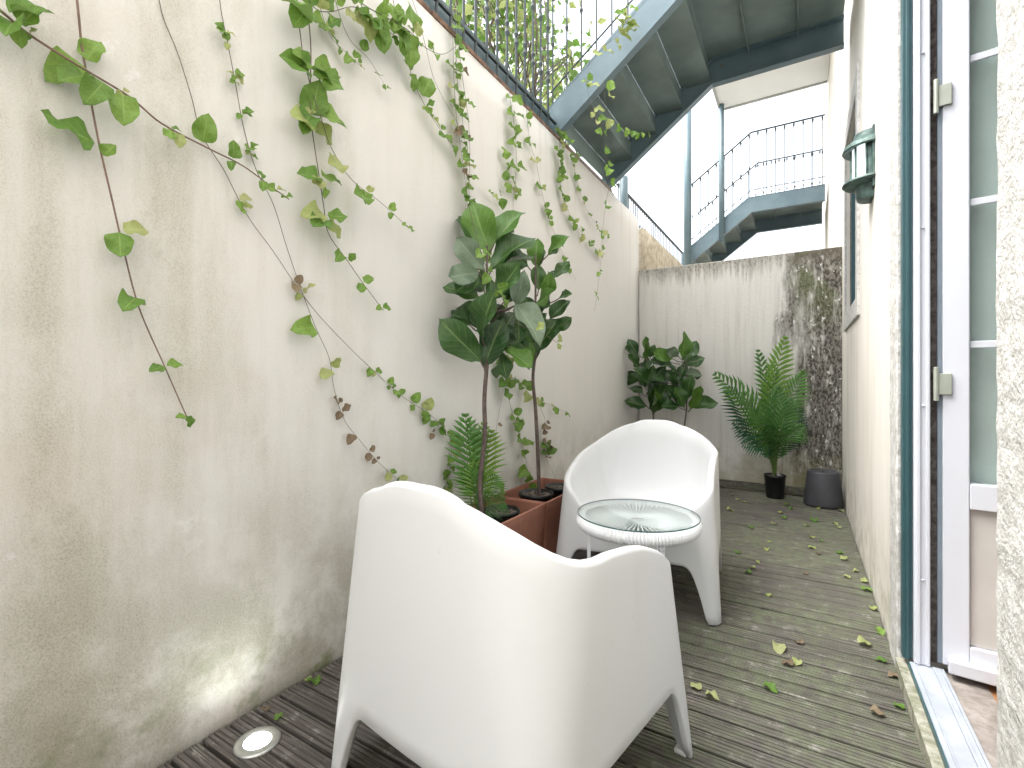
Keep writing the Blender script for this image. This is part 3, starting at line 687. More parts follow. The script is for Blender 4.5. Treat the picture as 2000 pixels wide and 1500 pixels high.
for i, (lab, dx) in enumerate((('tangled bundle of thin vines, its leftmost strand', -8), ('tangled bundle of thin vines, its middle strand', 0), ('tangled bundle of thin vines, its rightmost strand', 9))):
    rr = random.Random(40 + i)
    path = [(886 + dx * .5, 20), (890 + dx, 90), (897 + dx, 160), (903 + dx, 240), (908 + dx, 310), (914 + dx * .6, 380), (918 + dx, 440), (928 + dx, 500), (934 + dx, 560)]
    nd = []
    for yy in range(45 + 12 * i, 555, 40):
        q = min(range(len(path) - 1), key=lambda j: abs(path[j][1] - yy)); x = path[q][0]
        nd.append((x + rr.choice((-14, -8, 8, 13)), yy, rr.uniform(20, 36), B_ if rr.random() < .15 else 'vine_leaf', rr.choice((1, 1, 2, 2))))
    vine(lab, path, nd, .0011, .025 + .012 * i, seed=13 + i)
vine('small-leaved vine hanging right of the tangled bundle', [(995, 170), (1001, 205), (1003, 250), (1006, 300), (1009, 350), (1004, 390), (1000, 430)], [(1003, 195, 28), (1003, 215, 32), (990, 242, 20), (998, 248, 26), (992, 275, 26), (1003, 275, 30), (988, 315, 28), (1008, 322, 36), (995, 345, 30), (985, 355, 26), (1003, 372, 22), (960, 380, 20), (978, 385, 24), (1000, 420, 20)], .0012, .025, seed=16)
vine('very thin vine with single leaves slanting right above the fiddle-leaf trees', [(1031, 205), (1034, 270), (1045, 322), (1060, 380), (1076, 430), (1096, 490), (1123, 548)], [(1032, 228, 18), (1029, 275, 22), (1035, 318, 24), (1047, 368, 24), (1060, 412, 24), (1068, 405, 22), (1074, 440, 18), (1100, 505, 16), (1112, 528, 12), (1096, 480, 12)], .0009, .02, seed=17)
vine('vine with round leaves hanging from the wall under the stair foot', [(1085, 225), (1092, 262), (1090, 310), (1098, 370), (1115, 420), (1140, 462), (1173, 500)], [(1085, 262, 34), (1100, 275, 36), (1092, 300, 28), (1090, 312, 26), (1090, 345, 28), (1098, 348, 22), (1092, 378, 30, 'vine_leaf', 1), (1102, 405, 26), (1112, 438, 28, 'vine_leaf', 1), (1120, 450, 20), (1136, 462, 18), (1150, 478, 18), (1163, 492, 16), (1172, 498, 14)], .0010, .02, seed=18)
vine('vine of tiny leaves closest to the stair on the wall', [(1103, 265), (1112, 300), (1125, 340), (1140, 392), (1158, 432), (1188, 458)], [(1110, 312, 16), (1122, 310, 16), (1124, 345, 20), (1126, 372, 16), (1140, 390, 16), (1150, 420, 14), (1163, 436, 12), (1185, 456, 12)], .0009, .02, seed=19)
vine('light green vine hanging free in front of the steel stair', [(1232, -10), (1222, 40), (1205, 72), (1160, 100), (1150, 130), (1148, 175), (1160, 225), (1178, 258), (1186, 310), (1190, 356), (1183, 400), (1178, 440), (1174, 500), (1168, 560), (1161, 607)],
     [(1226, 30, 26, Y_), (1238, 18, 20), (1212, 30, 28), (1205, 45, 26, Y_), (1230, 50, 20), (1158, 105, 32, Y_, 1), (1186, 105, 30, Y_, 1), (1210, 95, 26, Y_, 1), (1225, 75, 28, Y_), (1240, 65, 28, Y_), (1258, 55, 30, Y_), (1150, 155, 20), (1140, 160, 16), (1178, 165, 24, Y_), (1188, 180, 26), (1180, 210, 24, Y_), (1185, 225, 20), (1172, 258, 20), (1182, 288, 22), (1184, 325, 26), (1188, 356, 26, 'vine_leaf', 1), (1184, 402, 24, 'vine_leaf', 1), (1172, 455, 14), (1180, 458, 16), (1172, 492, 18), (1166, 535, 12), (1162, 575, 12)], .0011, depth=2.98, seed=20)
vine('pale twig arching right across the stair underside', [(1178, 150), (1182, 195), (1195, 232), (1225, 250), (1250, 258), (1276, 255)], [(1190, 240, 22, Y_), (1202, 252, 20), (1220, 250, 18, Y_), (1236, 258, 16), (1252, 262, 14), (1266, 256, 14), (1215, 272, 18), (1240, 278, 16)], .0009, depth=2.97, seed=21, per=1)
vine('vine crossing in front of the fiddle-leaf trees', [(915, 400), (940, 495), (962, 550), (985, 590), (1010, 630), (1060, 652), (1092, 672)], [(935, 495, 30), (950, 540, 26), (985, 582, 28), (1000, 545, 26), (1050, 640, 26, Y_, 1), (1092, 668, 18, Y_)], .0012, depth=2.02, seed=22)
vine('leafy vine end hanging behind the two trunks into the planter', [(975, 640), (982, 700), (984, 745), (992, 775), (1005, 810), (1016, 855), (1026, 905), (1030, 945)], [(980, 720, 34), (992, 705, 30), (975, 750, 30), (985, 760, 30), (1000, 745, 28), (1012, 800, 22), (1008, 828, 28), (1022, 822, 26), (1012, 857, 26, 'vine_leaf', 1), (1034, 858, 30, 'vine_leaf', 1), (1024, 888, 24, 'vine_leaf', 1), (1022, 920, 32, 'vine_leaf', 1), (1040, 962, 36)], .0012, .03, seed=23)
vine('short vine twig reaching right from behind the rear trunk', [(992, 730), (1015, 750), (1035, 772), (1060, 783), (1085, 797), (1108, 806)], [(1005, 742, 26), (1020, 752, 26), (1030, 765, 28), (1045, 775, 22), (1055, 795, 18), (1083, 802, 18), (1106, 806, 14)], .0010, .03, seed=24)
vine('withered vine hanging beside the rear trunk down to the planter', [(1050, 785), (1062, 820), (1067, 860), (1070, 895), (1082, 930), (1098, 962)], [(1062, 830, 18, B_), (1064, 842, 16, B_), (1060, 872, 24), (1070, 868, 26, B_), (1074, 880, 24), (1068, 892, 18, B_)], .0009, .03, seed=25)
vine('bare thread of vine hanging at the front trunk', [(982, 745), (978, 780), (973, 830), (968, 880), (966, 930), (968, 945)], [(978, 830, 12, B_, 1), (966, 942, 34, 'vine_leaf', 1)], .0009, .04, seed=26)

# ------------------------------------------------------------------ overgrown shrub behind the railing
def foliage(name, label, cat, centre, rad, n, size, seed, mats, density_pow=.5, twigs=30, bark='stem_brown'):
    rnd = random.Random(seed); root = empty(name, (centre[0], centre[1], 2.50)); tag(root, label, cat)
    groups = {k: MB() for k in mats}
    cz = centre[2] - 2.50
    clumps = []
    for _ in range(max(8, n // 60)):
        while True:
            p = Vector((rnd.uniform(-1, 1), rnd.uniform(-1, 1), rnd.uniform(-1, 1)))
            if p.length < 1: break
        clumps.append(Vector((p.x * rad[0], p.y * rad[1], cz + p.z * rad[2])))
    for _ in range(n):
        c = rnd.choice(clumps); p = c + Vector((rnd.gauss(0, .16), rnd.gauss(0, .16), rnd.gauss(0, .14)))
        s = size * rnd.uniform(.5, 1.2); a = Vector((rnd.gauss(0, 1), rnd.gauss(0, 1), rnd.gauss(-.4, .8))).normalized(); b = a.orthogonal().normalized()
        q = Matrix.Rotation(rnd.uniform(0, 6.28), 3, a); b = q @ b; nn = a.cross(b)
        key = rnd.choice(mats)
        groups[key].add([p, p + a * s * .35 + b * s * .34 + nn * s * .08, p + a * s, p + a * s * .35 - b * s * .34 + nn * s * .08, p + a * s * .5], [(0, 1, 4), (1, 2, 4), (2, 3, 4), (3, 0, 4)])
    for k, g_ in groups.items():
        o = g_.build('foliage', M[k], root); o['kind'] = 'stuff'
    tw = MB()
    for i in range(twigs):
        c = rnd.choice(clumps); c2 = rnd.choice(clumps)
        st = Vector((rnd.uniform(-.3, .3) * rad[0], rnd.uniform(-.5, .5) * rad[1], 0))
        mid = (st + c) / 2 + Vector((rnd.gauss(0, .15), rnd.gauss(0, .15), .1))
        tw.tube(smooth_path([st, mid, c, c + (c2 - c) * .3 + Vector((0, 0, -.1))], 5), .009, 5, .002)
    tw.build('branches', M[bark], root, True)
    return root
foliage('climbing_shrub', 'tangled yellow-green climbing shrub growing behind the iron railing', 'shrub', (-2.05, 3.35, 3.75), (.40, 1.15, .95), 2300, .085, 3, ('vine_leaf', 'vine_yellow', 'vine_leaf'), twigs=90)
foliage('garden_tree', 'light leafy tree on the terrace behind the railing and shrub', 'tree', (-3.6, 4.9, 5.0), (1.3, 1.3, 1.5), 1800, .10, 4, ('vine_leaf', 'vine_yellow'), twigs=30)

# ------------------------------------------------------------------ armchairs
def lerp(a, b, t): return a + (b - a) * t
def sstep(t): t = max(0, min(1, t)); return t * t * (3 - 2 * t)
def plan(z):
    t = min(1.45, z / .55)
    Wf = lerp(.374, .338, t); Wb = lerp(.339, .332, t)
    yF = lerp(.345, .300, t); yB = lerp(-.335, -.325, t)
    Rb = lerp(.055, .165, t); Rf = lerp(.045, .085, t)
    return Wf, Wb, yF, yB, Rb, Rf
def chair_cols():
    """columns of the right half: (segment, fraction)"""
    cols = [('b', t) for t in (0, .12, .24, .36, .48, .6, .68, .74, .79, .83, .87, .90, .93, .96, .985)]
    cols += [('c', t) for t in (0, .12, .25, .38, .5, .62, .75, .88, 1)]
    cols += [('s', t) for t in (.012, .03, .048, .066, .085, .105, .13, .16, .2, .27, .35, .44, .53, .62, .70, .77, .82, .855, .885, .905, .925, .943, .96, .978)]
    cols += [('d', t) for t in (0, .14, .28, .42, .56, .7, .85, 1)]
    cols += [('f', t) for t in (.025, .055, .085, .115, .15, .19, .24, .3, .38, .48, .6, .72, .86, 1)]
    return cols
def plan_pt(col, z):
    s, t = col; Wf, Wb, yF, yB, Rb, Rf = plan(z)
    bulge = .018
    if s == 'b': return Vector((t * (Wb - Rb), yB - bulge * (1 - (t * (Wb - Rb) / Wb) ** 2) + bulge * (1 - ((Wb - Rb) / Wb) ** 2) * 1.0, 0))
    if s == 'c':
        a = -math.pi / 2 + t * math.pi / 2; return Vector((Wb - Rb + Rb * math.cos(a), yB + Rb + Rb * math.sin(a), 0))
    if s == 's': return Vector((lerp(Wb, Wf, t), lerp(yB + Rb, yF - Rf, t), 0))
    if s == 'd':
        a = t * math.pi / 2; return Vector((Wf - Rf + Rf * math.cos(a), yF - Rf + Rf * math.sin(a), 0))
    return Vector(((1 - t) * (Wf - Rf), yF, 0))
def z_bottom(col):
    s, t = col; Wf, Wb, yF, yB, Rb, Rf = plan(0)
    if s in 'cd': return 0.0
    if s == 'b': L = Wb - Rb; e = (1 - t) * L
    elif s == 's': L = yF - Rf - yB - Rb; e = min(t, 1 - t) * L
    else: L = Wf - Rf; e = t * L
    q = max(0, min(1, (e - .006) / .085)); return .215 * (1 - (1 - q) ** 3.2)
KN = [(-.2, .775), (0, .778), (.2, .777), (.36, .766), (.47, .746), (.56, .716), (.64, .684), (.72, .658), (.82, .643), (1.03, .636), (1.38, .613), (1.64, .574), (1.72, .552), (1.85, .51), (2.0, .462), (2.2, .405), (2.4, .386), (2.7, .382), (3.0, .382), (3.1, .382)]
def z_top(col):
    s, t = col
    u = {'b': t * .42, 'c': .42 + t * .40, 's': .82 + t * .9, 'd': 1.72 + t * .28, 'f': 2.0 + t}[s]
    i = max(1, min(len(KN) - 3, max(k for k in range(len(KN)) if KN[k][0] <= u)))
    (x0, y0), (x1, y1), (x2, y2), (x3, y3) = KN[i - 1:i + 3]
    m1, m2 = (y2 - y0) / (x2 - x0), (y3 - y1) / (x3 - x1); h = x2 - x1; q = (u - x1) / h
    return (2 * q ** 3 - 3 * q * q + 1) * y1 + (q ** 3 - 2 * q * q + q) * h * m1 + (3 * q * q - 2 * q ** 3) * y2 + (q ** 3 - q * q) * h * m2
def chair_mesh():
    half = chair_cols(); cols = [(c, 1) for c in half] + [(c, -1) for c in half[-2:0:-1]]
    n = len(cols); rings = []
    def P(c, sx, z, inset=0):
        p = plan_pt(c, z)
        if inset:
            i = half.index(c); a = plan_pt(half[max(i - 1, 0)], z); b = plan_pt(half[min(i + 1, len(half) - 1)], z)
            if i == 0: a = Vector((-b.x, b.y, 0))
            if i == len(half) - 1: b = Vector((-a.x, a.y, 0))
            t = (b - a).normalized(); nrm = Vector((-t.y, t.x, 0)); p = p + nrm * inset
        return Vector((p.x * sx, p.y, z))
    th = .030
    def ring(fn): rings.append([fn(c, s) for c, s in cols])
    ring(lambda c, s: P(c, s, min(z_bottom(c) + .26, z_top(c) - .08), .022))
    ring(lambda c, s: P(c, s, z_bottom(c) + .006, .020))
    ring(lambda c, s: P(c, s, z_bottom(c), .015))
    ring(lambda c, s: P(c, s, z_bottom(c), .004))
    NV = 14
    for j in range(NV + 1):
        v = j / NV
        ring(lambda c, s: P(c, s, lerp(z_bottom(c) + .004, z_top(c) - .012, v)))
    for a in (25, 50, 75, 90, 105, 130, 155):
        ring(lambda c, s: P(c, s, z_top(c) - .013 + .013 * math.sin(R(a)), th / 2 * (1 - math.cos(R(a)))))
    seat_z = .362
    def inner(c, s, w):
        zt = z_top(c) - .012; A = P(c, s, zt, th)
        B = P(c, s, min(.40, zt), .045 if c[0] != 'f' else .03); B.z = seat_z + (zt - seat_z) * .30
        D = P(c, s, .40, .09 if c[0] != 'f' else .05); D.z = seat_z - (.012 if c[0] in 'bc' else .0)
        D = D + (Vector((0, -.02, 0)) - D) * .12; D.z = seat_z - .006
        S = Vector((0, -.03, seat_z - .022))
        if w < .6:
            t = w / .6; p = A * (1 - t) ** 3 + B * 3 * t * (1 - t) ** 2 + (B * .55 + D * .45 - Vector((0, 0, (B.z - D.z) * .35))) * 3 * t * t * (1 - t) + D * t ** 3
        else:
            t = (w - .6) / .4; p = D + (S - D) * t; p.z = D.z + (S.z - D.z) * sstep(t)
        return p
    for w in (.06, .12, .18, .24, .3, .36, .42, .48, .54, .6, .66, .73, .8, .88, .95):
        ring(lambda c, s: inner(c, s, w))
    vs = [p for r_ in rings for p in r_]; fs = []
    for j in range(len(rings) - 1):
        for i in range(n):
            k = (i + 1) % n; fs.append((j * n + i, j * n + k, (j + 1) * n + k, (j + 1) * n + i))
    b = (len(rings) - 1) * n; vs.append(Vector((0, -.03, .340))); fs += [(b + i, b + (i + 1) % n, len(vs) - 1) for i in range(n)]
    m = MB(); m.add(vs, fs); return m.mesh('shell', M['plastic'], True)
shell = chair_mesh()
def armchair(x, y, rz, label):
    root = empty('armchair', (x, y, .004), rz); tag(root, label, 'chair', 'white plastic armchairs')
    link('shell', shell, root)
    Wf, Wb, yF, yB, Rb, Rf = plan(0)
    for px_, py_ in ((Wf - .026, yF - .026), (-Wf + .026, yF - .026), (Wb - .028, yB + .028), (-Wb + .028, yB + .028)):
        MB().box(px_ * .985 - .017, px_ * .985 + .017, py_ * .985 - .017, py_ * .985 + .017, -.003, .010).build('foot', M['foot_pad'], root, bevel=.004)
    return root
def cam_to_world(r, d): return CR * r + CF * d
armchair(-.657, 1.074, R(-7.0), 'nearest white moulded plastic armchair, seen from behind')
armchair(-.680, 2.41, R(184), 'white moulded plastic armchair facing the camera, behind the round table')

# round corded side table
tp = cam_to_world(.4926, 1.888); TZ, TR = .475, .235
tb = empty('side_table', (tp.x, tp.y, 0), .35); tag(tb, 'round white corded side table with glass top between the two armchairs', 'table')
ringm = MB()
NS, NR = 120, 14
vs = []; fs = []
for i in range(NS * 2):
    a = 2 * math.pi * i / (NS * 2); rr = .0195 + (.0026 if i % 2 else -.0022)
    for k in range(NR):
        b = 2 * math.pi * k / NR; q = TR - .0195 + rr * math.cos(b); vs.append((q * math.cos(a), q * math.sin(a), TZ - .0285 + rr * 1.2 * math.sin(b)))
for i in range(NS * 2):
    for k in range(NR): fs.append((i * NR + k, ((i + 1) % (NS * 2)) * NR + k, ((i + 1) % (NS * 2)) * NR + (k + 1) % NR, i * NR + (k + 1) % NR))
ringm.add(vs, fs).build('corded_rim', M['cord'], tb, False)
cords = MB(); NC = 66
for i in range(NC):
    a = 2 * math.pi * i / NC; a2 = a + .16
    cords.tube([((TR - .02) * math.cos(a), (TR - .02) * math.sin(a), TZ - .008), (.028 * math.cos(a2), .028 * math.sin(a2), TZ - .020)], .0036, 5)
cords.lathe([(.030 + .004 * math.cos(q), -.020 + TZ + .004 * math.sin(q)) for q in [2 * math.pi * k / 8 for k in range(9)]], 24)
o = cords.build('cord_web', M['cord'], tb, True)
gt = MB().lathe([(0, TZ + .0005), (TR - .004, TZ + .0005)], 64).lathe([(TR - .004, TZ + .0055), (0, TZ + .0055)], 64).build('glass_top', M['glass_table'], tb)
MB().lathe([(TR - .004, TZ + .0005), (TR - .0025, TZ + .001), (TR - .0025, TZ + .005), (TR - .004, TZ + .0055)], 64).build('glass_rim', M['glass_edge'], tb, True)
for a in (-67, 53, 173):
    x, y = math.cos(R(a)), math.sin(R(a)); rr = TR - .045
    MB().tube([(rr * x, rr * y, TZ - .04), (rr * x * 1.0, rr * y * 1.0, .10), (rr * x * 1.03, rr * y * 1.03, .006)], .0075, 10).build('leg', M['white_tube'], tb, True)
for a, L in ((215, .06), (262, .035), (284, .05), (290, .03)):
    x, y = (TR - .012) * math.cos(R(a)), (TR - .012) * math.sin(R(a))
    MB().tube(smooth_path([Vector((x, y, TZ - .04)), Vector((x * 1.02, y * 1.03, TZ - .04 - L * .5)), Vector((x * .99, y * .99, TZ - .04 - L))], 4), .0013, 5).build('loose_cord', M['cord'], tb)

# ------------------------------------------------------------------ planters with pots
def planter(y0, y1, label):
    x0, x1, H, tp_ = WX + .018, -1.105, .385, .030
    cx, cy = (x0 + x1) / 2, (y0 + y1) / 2; root = empty('planter', (cx, cy, .001)); tag(root, label, 'planter', 'terracotta coloured planters')
    hx, hy = (x1 - x0) / 2, (y1 - y0) / 2; t = .014
    def lp(hx_, hy_, z): return [(-hx_, -hy_, z), (hx_, -hy_, z), (hx_, hy_, z), (-hx_, hy_, z)]
    L = [lp(hx - tp_, hy - tp_, 0), lp(hx, hy, H - .03), lp(hx, hy, H), lp(hx - t, hy - t, H), lp(hx - t - .004, hy - t - .004, H - .04), lp(hx - tp_ - t, hy - tp_ - t, .03)]
    vs = [p for l in L for p in l]; fs = [(j * 4 + i, j * 4 + (i + 1) % 4, (j + 1) * 4 + (i + 1) % 4, (j + 1) * 4 + i) for j in range(len(L) - 1) for i in range(4)] + [(3, 2, 1, 0), (20, 21, 22, 23)]
    MB().add(vs, fs).build('box', M['terracotta'], root, bevel=.005)
    return root
planter(1.60, 2.152, 'front terracotta coloured planter against the cream wall')
planter(2.160, 2.72, 'rear terracotta coloured planter against the cream wall')
def pot(x, y, z0, r, h, label, soil='soil', name='nursery_pot', group='black nursery pots'):
    root = empty(name, (x, y, z0)); tag(root, label, 'pot', group)
    MB().lathe([(0, 0), (r * .82, 0), (r * .84, .006), (r * .97, h - .02), (r * 1.03, h - .018), (r * 1.03, h), (r * .97, h), (r * .95, h - .03), (0, h - .03)], 32).build('shell', M['black_pot'], root, True)
    rnd = random.Random(int(x * 100)); s = MB(); NR_, NA = 5, 22; vs = [(0, 0, h - .012)]
    for j in range(1, NR_ + 1):
        for k in range(NA):
            a = 2 * math.pi * k / NA; q = r * .955 * j / NR_; vs.append((q * math.cos(a), q * math.sin(a), h - .018 + rnd.uniform(-.005, .007)))
    fs = [(0, 1 + k, 1 + (k + 1) % NA) for k in range(NA)] + [(1 + (j - 1) * NA + k, 1 + j * NA + k, 1 + j * NA + (k + 1) % NA, 1 + (j - 1) * NA + (k + 1) % NA) for j in range(1, NR_) for k in range(NA)]
    s.add(vs, fs).build('soil', M[soil], root)
    return root
# pot rims just under the planter rim; they stand on the planter floor
P1 = on_z(992, 996, .385); P2 = on_z(962, 1022, .375); P3 = on_z(1054, 958, .385); P4 = on_z(1098, 950, .372)
pot(-1.245, 1.955, .036, .088, .345, 'black pot of bare soil in the front planter')
pot(-1.270, 1.735, .036, .085, .335, 'black pot topped with pebbles at the front of the front planter', 'pebble')
pot(-1.258, 2.335, .036, .094, .350, 'black pot holding the rear fiddle-leaf trunk in the rear planter')
pot(-1.235, 2.575, .036, .080, .345, 'small black pot at the far end of the rear planter')

# ------------------------------------------------------------------ fiddle-leaf trees
def fig_tree(label, trunk, leaves, seed, crop, depth, tr=.011, group='fiddle-leaf fig trees', twigs=(), young=()):
    """leaves: (bx,by,tx,ty[,kind[,lean]]) in a zoomed view crop=(ox,oy,scale); lean > 0 tips towards the viewer"""
    ox, oy, s = crop; rnd = random.Random(seed)
    base = trunk[0]; root = empty('fiddle_leaf_tree', tuple(base)); tag(root, label, 'tree', group)
    MB().tube([q - base for q in smooth_path(trunk, 6)], tr, 8, tr * .72).build('trunk', M['bark'], root, True)
    axis = MB()
    for lf in leaves:
        bx, by, tx, ty = lf[:4]; kind = lf[4] if len(lf) > 4 else 'fig_leaf'; lean = lf[5] if len(lf) > 5 else rnd.uniform(-.05, .09)
        dz = rnd.uniform(-.05, .05)
        b = at_d(ox + bx * s, oy + by * s, depth - dz * .5); t = at_d(ox + tx * s, oy + ty * s, depth - dz - lean)
        d = (t - b); horiz = abs(d.normalized().dot(CR))
        nrm = -CF + Vector((0, 0, rnd.uniform(.2, .8))) + CR * rnd.uniform(-.9, .9)
        o = link('leaf', rnd.choice(FIG[kind])); put(o, orient(o, b, t, nrm, d.length * 1.08), root)
        if rnd.random() < .55:          # a second leaf of the same whorl, turned away behind
            t2 = t + CR * rnd.uniform(-.07, .07) + CF * rnd.uniform(.05, .11) + Vector((0, 0, rnd.uniform(-.06, .03)))
            o2 = link('leaf', rnd.choice(FIG['fig_leaf'])); put(o2, orient(o2, b + CF * .01, t2, nrm + CR * rnd.uniform(-.6, .6)), root)
        # petiole towards the trunk top line
        q = Vector((trunk[-1].x, trunk[-1].y, max(trunk[-1].z - .02, min(b.z - .03, trunk[-1].z + .6))))
        stem_top = Vector((lerp(trunk[-1].x, b.x, .35), lerp(trunk[-1].y, b.y, .35), q.z))
        axis.tube(smooth_path([stem_top - base, (stem_top + b) / 2 - base + Vector((0, 0, -.008)), b - base + d * .04], 3), .0042, 6, .003)
    ztop = max(at_d(ox + l[0] * s, oy + l[1] * s, depth).z for l in leaves)
    axis.tube([trunk[-1] - base + Vector((0, 0, -.01)), Vector((trunk[-1].x, trunk[-1].y, ztop)) - base], tr * .72, 7, tr * .4)
    axis.build('branches', M['bark'], root, True)
    return root
c7 = (820, 380, .2934)
D1, D2 = depth_of(-1.25, 1.80), depth_of(-1.25, 2.33)
tr1 = [at_d(941, 1005, D1), at_d(938, 940, D1), at_d(947, 850, D1), at_d(946, 780, D1), at_d(951, 715, D1)]
tr2 = [at_d(1053, 968, D2), at_d(1051, 900, D2), at_d(1046, 800, D2), at_d(1041, 740, D2), at_d(1046, 690, D2)]
YG, PL = 'fig_bright', 'fig_pale'
fig_tree('taller fiddle-leaf tree with dark trunk rising from the front planter', tr1, [
    (470, 400, 345, 45, YG, .02), (488, 340, 650, 65, YG, .0), (470, 500, 720, 235), (430, 500, 255, 300, PL), (400, 515, 188, 560, PL, .1), (400, 690, 178, 590), (415, 960, 430, 668, 'fig_leaf', .12), (410, 1110, 145, 862), (335, 870, 215, 780, 'fig_leaf', -.03),
    (425, 1150, 535, 850), (490, 690, 665, 470), (640, 740, 690, 530, PL, .06), (630, 730, 815, 910, PL, .1), (520, 960, 640, 785), (560, 1010, 735, 1155, YG, .02), (545, 1040, 565, 1220), (430, 640, 400, 500), (470, 700, 480, 560), (520, 800, 560, 730), (400, 900, 235, 710, 'fig_leaf', -.05), (560, 720, 640, 520, 'fig_leaf', -.04), (470, 900, 560, 740)], 31, c7, D1, .0125)
fig_tree('fiddle-leaf tree with slimmer trunk rising from the rear planter', tr2, [
    (780, 490, 770, 298, YG, .05), (855, 400, 948, 272, YG), (720, 475, 598, 378, 'fig_leaf', -.02), (790, 640, 785, 478), (840, 690, 865, 540, YG, .08), (890, 555, 988, 460), (755, 745, 905, 655, YG, .1), (865, 835, 975, 695), (930, 690, 988, 648), (780, 1050, 690, 875), (770, 1050, 905, 825), (885, 905, 1005, 822), (740, 1150, 650, 925, YG), (780, 860, 700, 700), (800, 800, 870, 690), (760, 960, 850, 800), (720, 1000, 620, 830)], 32, c7, D2, .0115)
c6 = (1180, 600, .28)
DA, DB = depth_of(-1.2, 4.55), depth_of(-.93, 4.55)
pot(-1.2, 4.55, .001, .10, .22, 'black pot of the left corner fig, hidden behind the far armchair')
pot(-.93, 4.55, .001, .10, .22, 'black pot of the right corner fig, hidden behind the far armchair')
trA = [Vector((-1.2, 4.55, .19)), Vector((-1.2, 4.55, .45)), at_d(1276, 806, DA)]
trB = [Vector((-.93, 4.55, .19)), Vector((-.935, 4.55, .45)), at_d(1341, 800, DB)]
fig_tree('bushy fiddle-leaf plant in the left back corner', trA, [(290, 365, 272, 212, YG, .05), (235, 335, 172, 228), (320, 350, 345, 272), (290, 445, 292, 345), (245, 425, 163, 335), (300, 500, 150, 492), (340, 480, 425, 425), (312, 625, 310, 495, PL, .1), (335, 730, 342, 565, YG, .1), (270, 605, 193, 555), (300, 690, 148, 660), (350, 735, 435, 555), (400, 505, 462, 440), (330, 560, 260, 430), (360, 620, 420, 480), (280, 560, 350, 420)], 33, c6, DA, .009, 'corner fiddle-leaf plants')
fig_tree('fiddle-leaf plant with upright top leaf, second in the back corner', trB, [(540, 372, 582, 182, YG, .05), (560, 382, 638, 252, 'fig_leaf', -.05), (520, 345, 438, 285, PL), (540, 405, 692, 365), (450, 375, 338, 372), (480, 360, 335, 318, YG), (500, 450, 405, 368), (560, 475, 692, 448, PL), (540, 560, 448, 448), (580, 640, 592, 488, 'fig_leaf', .08), (600, 715, 655, 550, YG, .05), (610, 700, 780, 650), (500, 640, 435, 555), (520, 690, 405, 692), (430, 520, 365, 478), (540, 600, 480, 470), (520, 520, 560, 400), (560, 700, 490, 560)], 34, c6, DB, .009, 'corner fiddle-leaf plants')

# ------------------------------------------------------------------ palms
def frond(name, pts, mat, parent, width, n=22, seed=0, face=None, lift=.35):
    """feathered frond along a 3-D curve with narrow leaflets on both sides"""
    rnd = random.Random(seed); P = smooth_path(pts, 8); o0 = parent.location
    L = sum((P[i + 1] - P[i]).length for i in range(len(P) - 1)); face = face or (-CF + Vector((0, 0, .4)))
    m = MB(); uv = []
    acc = 0; start = .26
    stations = []
    for i in range(len(P) - 1):
        stations.append((acc / L, P[i], (P[i + 1] - P[i]).normalized())); acc += (P[i + 1] - P[i]).length
    stations.append((1.0, P[-1], stations[-1][2]))
    def at(t):
        for i in range(len(stations) - 1):
            if stations[i + 1][0] >= t:
                a, b = stations[i], stations[i + 1]; k = (t - a[0]) / max(1e-6, b[0] - a[0]); return a[1] + (b[1] - a[1]) * k, a[2]
        return stations[-1][1], stations[-1][2]
    for k in range(n):
        t = start + (1 - start) * (k + .5) / n; p, tg = at(t)
        side = tg.cross(face).normalized(); nr = side.cross(tg)
        ln = width * (math.sin(math.pi * min(1, (t - start) / (1 - start) * .82 + .16)) ** .8) * rnd.uniform(.9, 1.08)
        for sg in (-1, 1):
            dirv = (side * sg + tg * (.45 + .75 * t) + nr * lift * rnd.uniform(.3, .9)).normalized()
            wv = dirv.cross(nr).normalized() * (L / n * .24)
            q = p; mid = p + dirv * ln * .5 + nr * .01; tip = p + dirv * ln - Vector((0, 0, ln * .22)) + tg * ln * .1
            b = len(m.v); m.v += [tuple(v_ - o0) for v_ in (q - wv * .4, q + wv * .4, mid + wv, mid - wv, tip, mid + nr * .004)]
            m.f += [(b, b + 1, b + 5), (b + 1, b + 2, b + 5), (b + 2, b + 4, b + 5), (b + 4, b + 3, b + 5), (b + 3, b, b + 5)]
    me = bpy.data.meshes.new(name); me.from_pydata(m.v, [], m.f); ul = me.uv_layers.new(name='UVMap')
    for lp in me.loops: ul.data[lp.index].uv = (.2, .3)
    me.materials.append(M[mat]); me.update(); o = link(name, me, parent)
    MB().tube([q - o0 for q in P], .0045, 6, .0012).build('stalk', M['stem_green'], o, True)
    return o
pc = Vector((-.205, 4.70, 0)); dp = depth_of(pc.x, pc.y)
pot(pc.x, pc.y, .001, .083, .195, 'glossy black pot holding the palm by the back wall')
palm = empty('palm', (pc.x, pc.y, .165)); tag(palm, 'feathery green palm standing before the back wall', 'palm', 'palms')
base = pc + Vector((0, 0, .17))
def c6p(x, y, dd=0): return at_d(1180 + x * .28, 600 + y * .28, dp - dd)
